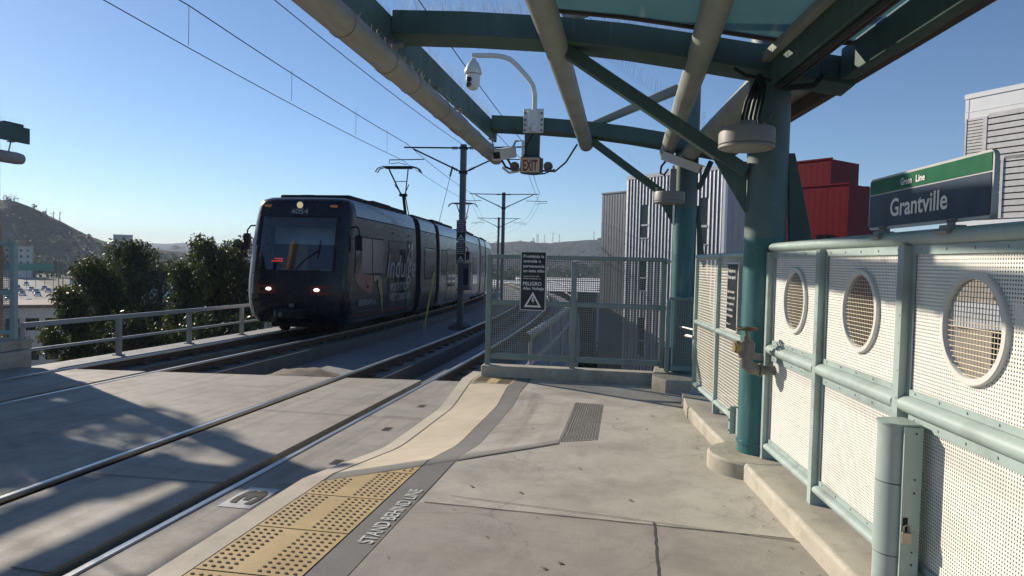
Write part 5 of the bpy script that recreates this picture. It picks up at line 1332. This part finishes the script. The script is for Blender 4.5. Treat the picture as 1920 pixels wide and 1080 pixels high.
# ------------------------------------------------------------------ buildings
mat('metal light', (.52, .52, .54), .38, .25, var=.05); mat('metal grey', (.20, .205, .225), .45, .2, var=.08); mat('metal reveal', (.03, .03, .035), .6); mat('metal mid', (.30, .30, .32), .45, .2, var=.06)
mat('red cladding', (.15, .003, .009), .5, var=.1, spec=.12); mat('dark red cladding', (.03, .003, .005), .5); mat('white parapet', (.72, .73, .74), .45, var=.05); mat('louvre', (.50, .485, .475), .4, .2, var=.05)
mat('beige wall', (.50, .44, .36), .8, var=.1); mat('brown wall', (.055, .032, .02), .8, var=.2); mat('window dark', (.012, .014, .018), .08); mat('stucco', (.52, .49, .45), .85, var=.1); mat('white roof', (.74, .73, .70), .6, var=.06); mat('tile roof', (.20, .14, .11), .8, var=.2); mat('teal net', (.03, .22, .17), .7, var=.2)
DA, DB = Vector((-.7071, .7071, 0)), Vector((.7071, .7071, 0))
def fbox(mb, K, a0, a1, b0, b1, z0, z1, mi=0, A=DA, Bv=DB):
    q = [K+A*a+Bv*b for a, b in ((a0, b0), (a1, b0), (a1, b1), (a0, b1))]
    mb.hexa([Vector((p.x, p.y, z0)) for p in q]+[Vector((p.x, p.y, z1)) for p in q], mi)
K = at(1362, 312, 34); K = Vector((K.x, K.y, 0)); ZTOP = 6.16
mbld = thing('metal_building', 'pinstriped metal-clad building with slot windows behind the farther column', 'building', (K.x, K.y, GZ))
mb = MB(); fbox(mb, K, 0, 6.35, .05, 3.4, GZ, ZTOP-.02, 0); mb.build('wall', 'metal grey', mbld)
mb = MB(); a = .14
slots = [(4.75, 5.25, 2.95, 4.65), (4.8, 5.2, .2, 1.9), (.95, 1.4, 2.6, 4.8), (4.8, 5.2, -3.2, -1.2), (4.8, 5.2, -7, -5)]
while a < 6.3:
    segs = [(GZ, ZTOP-.12)]
    for s0, s1, z0, z1 in slots:
        if s0-.06 < a < s1-.04: segs = [x for u, w_ in segs for x in ((u, min(w_, z0)), (max(u, z1), w_)) if x[1]-x[0] > .05]
    for u, w_ in segs:
        q = [K+DA*i+DB*j for i, j in ((a, .045), (a, -.06), (a+.185, .0), (a+.185, .045))]
        mb.hexa([Vector((p.x, p.y, u)) for p in q]+[Vector((p.x, p.y, w_)) for p in q])
    a += .226
mb.build('cladding_ribs', 'metal light', mbld, smooth=False)
mb = MB(); fbox(mb, K, -.05, 6.4, -.06, .3, ZTOP-.12, ZTOP+.06); mb.build('parapet', 'metal light', mbld)
mb = MB(); fbox(mb, K, -.045, .135, -.05, .12, GZ, ZTOP-.125); mb.build('corner_trim', 'white parapet', mbld)
for s0, s1, z0, z1 in slots:
    mb = MB(); fbox(mb, K, s0, s1, -.012, .045, z0, z1); fr = mb.build('window', 'window dark', mbld)
    mb = MB(); fbox(mb, K, s0, s1, -.05, -.015, z0+(z1-z0)*.36, z0+(z1-z0)*.41); fbox(mb, K, s0-.03, s1+.03, -.07, -.015, z0-.05, z0); mb.build('sill', 'metal light', fr)
mb = MB(); b_ = .15
while b_ < 3.0: fbox(mb, K, -.012, -.002, b_, b_+.43, GZ, ZTOP-.1); b_ += .45
for z in (2.9, -.4): pass
mb.build('grey_panels', 'metal mid', mbld, smooth=False)
mb = MB(); fbox(mb, K, 6.36, 8.5, .16, 6, GZ, 5.42); b_ = 6.4
while b_ < 8.4: fbox(mb, K, b_, b_+.17, .12, .159, GZ, 5.36); b_ += .21
fbox(mb, K, 6.36, 8.52, .1, .5, 5.421, 5.5); mb.build('grey_wing', 'metal grey', mbld, smooth=False)
rb = thing('red_building', 'dark red clad building with a raised block between the nearer column and the station sign', 'building', (12.5, 45, GZ))
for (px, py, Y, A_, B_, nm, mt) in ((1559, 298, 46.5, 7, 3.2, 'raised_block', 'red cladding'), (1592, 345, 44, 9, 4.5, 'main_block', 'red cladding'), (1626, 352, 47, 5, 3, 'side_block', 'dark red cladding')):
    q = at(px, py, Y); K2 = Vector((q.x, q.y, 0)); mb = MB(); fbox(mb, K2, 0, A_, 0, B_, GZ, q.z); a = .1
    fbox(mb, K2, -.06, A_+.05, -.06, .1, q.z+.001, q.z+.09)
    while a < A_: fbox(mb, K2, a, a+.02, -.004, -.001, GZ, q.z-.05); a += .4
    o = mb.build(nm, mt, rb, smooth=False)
    if nm == 'main_block':
        mb = MB(); fbox(mb, K2, .8, 1.9, -.045, -.031, 1.6, 3.6); mb.build('window', 'window dark', o); mb = MB(); fbox(mb, K2, -.02, 9, -.05, -.0305, GZ, 1.1); mb.build('brown_band', 'brown wall', o)
# louvred building at right
q = at(1815, 178, 26); K3 = Vector((q.x, q.y, 0)); EX = Vector((.56, -.83, 0)).normalized(); EN = Vector((.83, .56, 0)).normalized(); zt3 = q.z
lb_ = thing('louvred_building', 'grey louvred building with a white parapet at the right edge behind the station sign', 'building', (K3.x, K3.y, GZ))
def lbox(mb, a0, a1, b0, b1, z0, z1, mi=0): fbox(mb, K3, a0, a1, b0, b1, z0, z1, mi, EX, EN)
zl = zt3-.82
mb = MB(); lbox(mb, 0, 11, .1, 8, GZ, zt3-.05); mb.build('wall', 'metal mid', lb_)
mb = MB(); lbox(mb, -.03, 11, -.04, .099, zl, zt3-.16); lbox(mb, -.06, 11, -.07, .3, zt3-.155, zt3); lbox(mb, -.05, 11, -.05, -.041, zl+.22, zl+.24); lbox(mb, -.035, .08, -.05, -.041, zl-.1, zt3-.17); mb.build('parapet', 'white parapet', lb_)
def slats(nm, a0, a1, z0, z1, p):
    mb = MB(); z = z0
    while z < z1-.02:
        qv = [K3+EX*a+EN*b for a, b in ((a0, -.06), (a1, -.06), (a1, .05), (a0, .05))]
        mb.hexa([Vector((w_.x, w_.y, z+dz)) for w_, dz in zip(qv, (0, 0, p*.55, p*.55))]+[Vector((w_.x, w_.y, z+dz)) for w_, dz in zip(qv, (p*.78, p*.78, p*.9, p*.9))]); z += p
    return mb.build(nm, 'louvre', lb_, smooth=False)
slats('fine_louvre', .06, .58, 3.3, zl, .105); slats('louvre', .72, 11, 5.15, zl, .20); slats('louvre', 1.30, 11, 3.3, 5.15, .20)
mb = MB(); lbox(mb, 0, .055, -.075, .099, 3.3, zl); lbox(mb, .585, .715, -.075, .099, 3.3, zl); lbox(mb, 1.21, 1.295, -.09, .099, 3.3, 5.15); lbox(mb, .72, 1.3, -.085, .0, 5.15, 5.2); mb.build('mullion', 'louvre', lb_)
mb = MB(); lbox(mb, .72, 1.205, .0, .09, 3.3, 5.14); wn = mb.build('window', 'car glass', lb_); mb = MB(); lbox(mb, .72, 1.2, -.02, -.001, 4.1, 4.16); lbox(mb, .72, 1.2, -.02, -.001, 4.42, 4.46); mb.build('sill', 'louvre', wn)
mb = MB(); lbox(mb, -.05, 11, -.2, .099, 2.95, 3.25); lbox(mb, -.05, 11, -.12, .099, -.27, .55); mb.build('white_band', 'white parapet', lb_)
mb = MB(); lbox(mb, -.02, 11, -.05, .099, GZ, -.28); lbox(mb, -.02, 11, -.05, .099, .56, 2.94); wl = mb.build('lower_wall', 'beige wall', lb_)
for a in (1.2, 3.0, 5.0, 7.0, 9.0):
    for z0, z1 in ((.68, 2.2), (-1.95, -.38)):
        mb = MB(); lbox(mb, a, a+.95, -.065, -.051, z0, z1); mb.build('window', 'window dark', wl)
def house(nm, label, px, py, Y, W, D, H, rotd, wall, roof, gable=0., group=None, nwin=4):
    q = at(px, py, Y); t = thing(nm, label, 'building', (q.x, q.y, GZ), group=group); M = Matrix.Translation((q.x, q.y, 0)) @ Matrix.Rotation(R(rotd), 4, 'Z'); zt = q.z
    z0 = min(GZ, zt-H)
    mb = MB(); mb.box(-W/2, W/2, -D/2, D/2, z0, zt, 0, M); wl = mb.build('wall', wall, t)
    mb = MB()
    if gable: mb.prism([(-D/2-.4, 0), (D/2+.4, 0), (0, gable)], lambda u, v, w_: M @ Vector((w_, u, zt+.01+v)), -W/2-.4, W/2+.4)
    else: mb.box(-W/2-.3, W/2+.3, -D/2-.3, D/2+.3, zt+.005, zt+.35, 0, M)
    mb.build('roof', roof, t)
    n = 0; z = zt-2.4
    while z > z0+.8 and n < 3:
        for i in range(nwin):
            x = -W/2+W*(i+.5)/nwin; mb = MB(); mb.box(x-.6, x+.6, -D/2-.03, -D/2-.005, z, z+1.3, 0, M); mb.build('window', 'window dark', wl)
        z -= 3.2; n += 1
    return t
house('white_roof_building', 'low building with bright white gabled roofs glimpsed through the trees', 232, 556, 62, 8, 6, 4, 40, 'stucco', 'white roof', 1.6)
house('motel_building', 'brown flat-roofed two-storey motel left of the trees', 84, 572, 70, 7, 9, 9, 40, 'stucco', 'tile roof')
house('hotel_block', 'small pale box building on the ridge between the left hill and the trees', 231, 441, 500, 13, 10, 9, 35, 'metal mid', 'white parapet', nwin=0)
house('apartment_block', 'white stepped apartment building below the left hill behind the green fence', 35, 463, 330, 12, 12, 12, 40, 'stucco', 'stucco', nwin=4)
house('warehouse', 'long low warehouse with a sunlit pale roof seen through the end fence', 985, 538, 95, 26, 10, 4, 20, 'stucco', 'white roof', .8, 'warehouses beyond the end fence')
house('warehouse', 'orange brown low warehouse seen through the end fence right of the danger notice', 1045, 545, 82, 8, 6, 4, 15, 'brown wall', 'white roof', .5, 'warehouses beyond the end fence')
house('warehouse', 'wide flat white-roofed warehouse seen through the right half of the end fence', 1105, 528, 120, 24, 16, 4, 10, 'stucco', 'white roof', 0, 'warehouses beyond the end fence')
house('motel_building', 'lower grey house behind the railing near the tram', 445, 560, 58, 9, 7, 4, 38, 'stucco', 'metal mid', 1.2)
q = at(60, 497, 240); nf = thing('green_fence', 'long green screened fence beyond the freeway traffic', 'fence', (q.x, q.y, GZ))
M = Matrix.Translation((q.x, q.y, 0)) @ Matrix.Rotation(R(42), 4, 'Z')
mb = MB(); mb.box(-22, 7, -.05, .05, q.z-2.2, q.z+.6, 0, M); mb.build('fence_screen', 'teal net', nf)
mb = MB()
for x in frange(-22, 7, 3): mb.box(x-.08, x+.08, .06, .2, GZ, q.z+.7, 0, M)
mb.build('fence_posts', 'pole grey', nf)
for px, py, Y, lb in ((110, 470, 250, 'leftmost thin lamp post beyond the freeway'), (118, 468, 255, 'second thin lamp post from the left beyond the freeway'), (132, 468, 262, 'third thin lamp post from the left beyond the freeway'), (157, 470, 270, 'rightmost thin lamp post beyond the freeway')):
    q = at(px, py, Y); lp = thing('lamp_post', lb, 'lamp post', (q.x, q.y, GZ), group='lamp posts by the freeway')
    mb = MB(); mb.tube([(q.x, q.y, GZ), (q.x, q.y, q.z)], .18, 6); mb.build('lamp_pole', 'pole grey', lp); mb = MB(); mb.bar((q.x-.2, q.y, q.z), (q.x+3, q.y+2, q.z+.2), .2, .15); mb.build('lamp_arm', 'pole grey', lp)
# masts on the far ridge
for px, py, lb in ((1007, 437, 'leftmost of the slim masts on the far ridge'), (1009.5, 438, 'slim mast second from the left on the far ridge'), (1021, 440, 'slim mast third from the left on the far ridge'), (1037, 434, 'slim mast in the middle of the far ridge row'), (1049, 438, 'slim mast just right of the middle of the far ridge row'), (1114, 432, 'rightmost lattice mast on the far ridge beside the metal building')):
    q = at(px, py, 1490); t = thing('radio_mast', lb, 'mast', (q.x, q.y, q.z-28), group='masts on the far ridge'); mb = MB()
    for sx in (-1, 1): mb.tube([(q.x+sx*1.4, q.y, q.z-30), (q.x, q.y, q.z)], .28, 4)
    for k in range(5): z = q.z-26+k*5; mb.tube([(q.x-1.3+k*.25, q.y, z), (q.x+1.1-k*.2, q.y, z+4)], .2, 4)
    mb.build('mast_lattice', 'pole grey', t); mb = MB(); mb.bar((q.x-2.2, q.y, q.z-5), (q.x+2.2, q.y, q.z-5), .5, .5); mb.build('mast_crossarm', 'pole grey', t)
# added unseen tree; its crown is there to dapple the crossing with shade
sh = thing('shade_tree', 'added leafy tree, unseen at left, dappling the crossing with shade', 'tree', (-19.5, 14.6, GZ))
mb = MB(); mb.tube([(-19.5, 14.6, GZ), (-19.5, 14.6, 3), (-19.3, 14.6, 6.5)], [.3, .25, .1], 8); mb.build('trunk', 'bark', sh)
cl = [(Vector((-19.5+random.uniform(-1.3, 1.3), 13.6+random.uniform(-3.4, 2.2), random.uniform(3.8, 7.4))), random.uniform(.4, .85)) for i in range(46)]
leaves('crown', cl, 260, .26, 'leaf dark', sh)
# ------------------------------------------------------------------ the air
hm = bpy.data.materials.new('haze'); hm.use_nodes = True; nt = hm.node_tree
nt.nodes.remove(nt.nodes['Principled BSDF'])
pv = nt.nodes.new('ShaderNodeVolumePrincipled'); pv.inputs['Color'].default_value = (.70, .84, 1, 1); pv.inputs['Density'].default_value = .00021; pv.inputs['Anisotropy'].default_value = .08
nt.links.new(pv.outputs[0], nt.nodes['Material Output'].inputs['Volume']); MATS['haze'] = hm
mb = MB(); mb.box(-3400, 3400, -3400, 3400, GZ-6, 96); hz = mb.build('haze', 'haze', smooth=False); hz['kind'] = 'stuff'
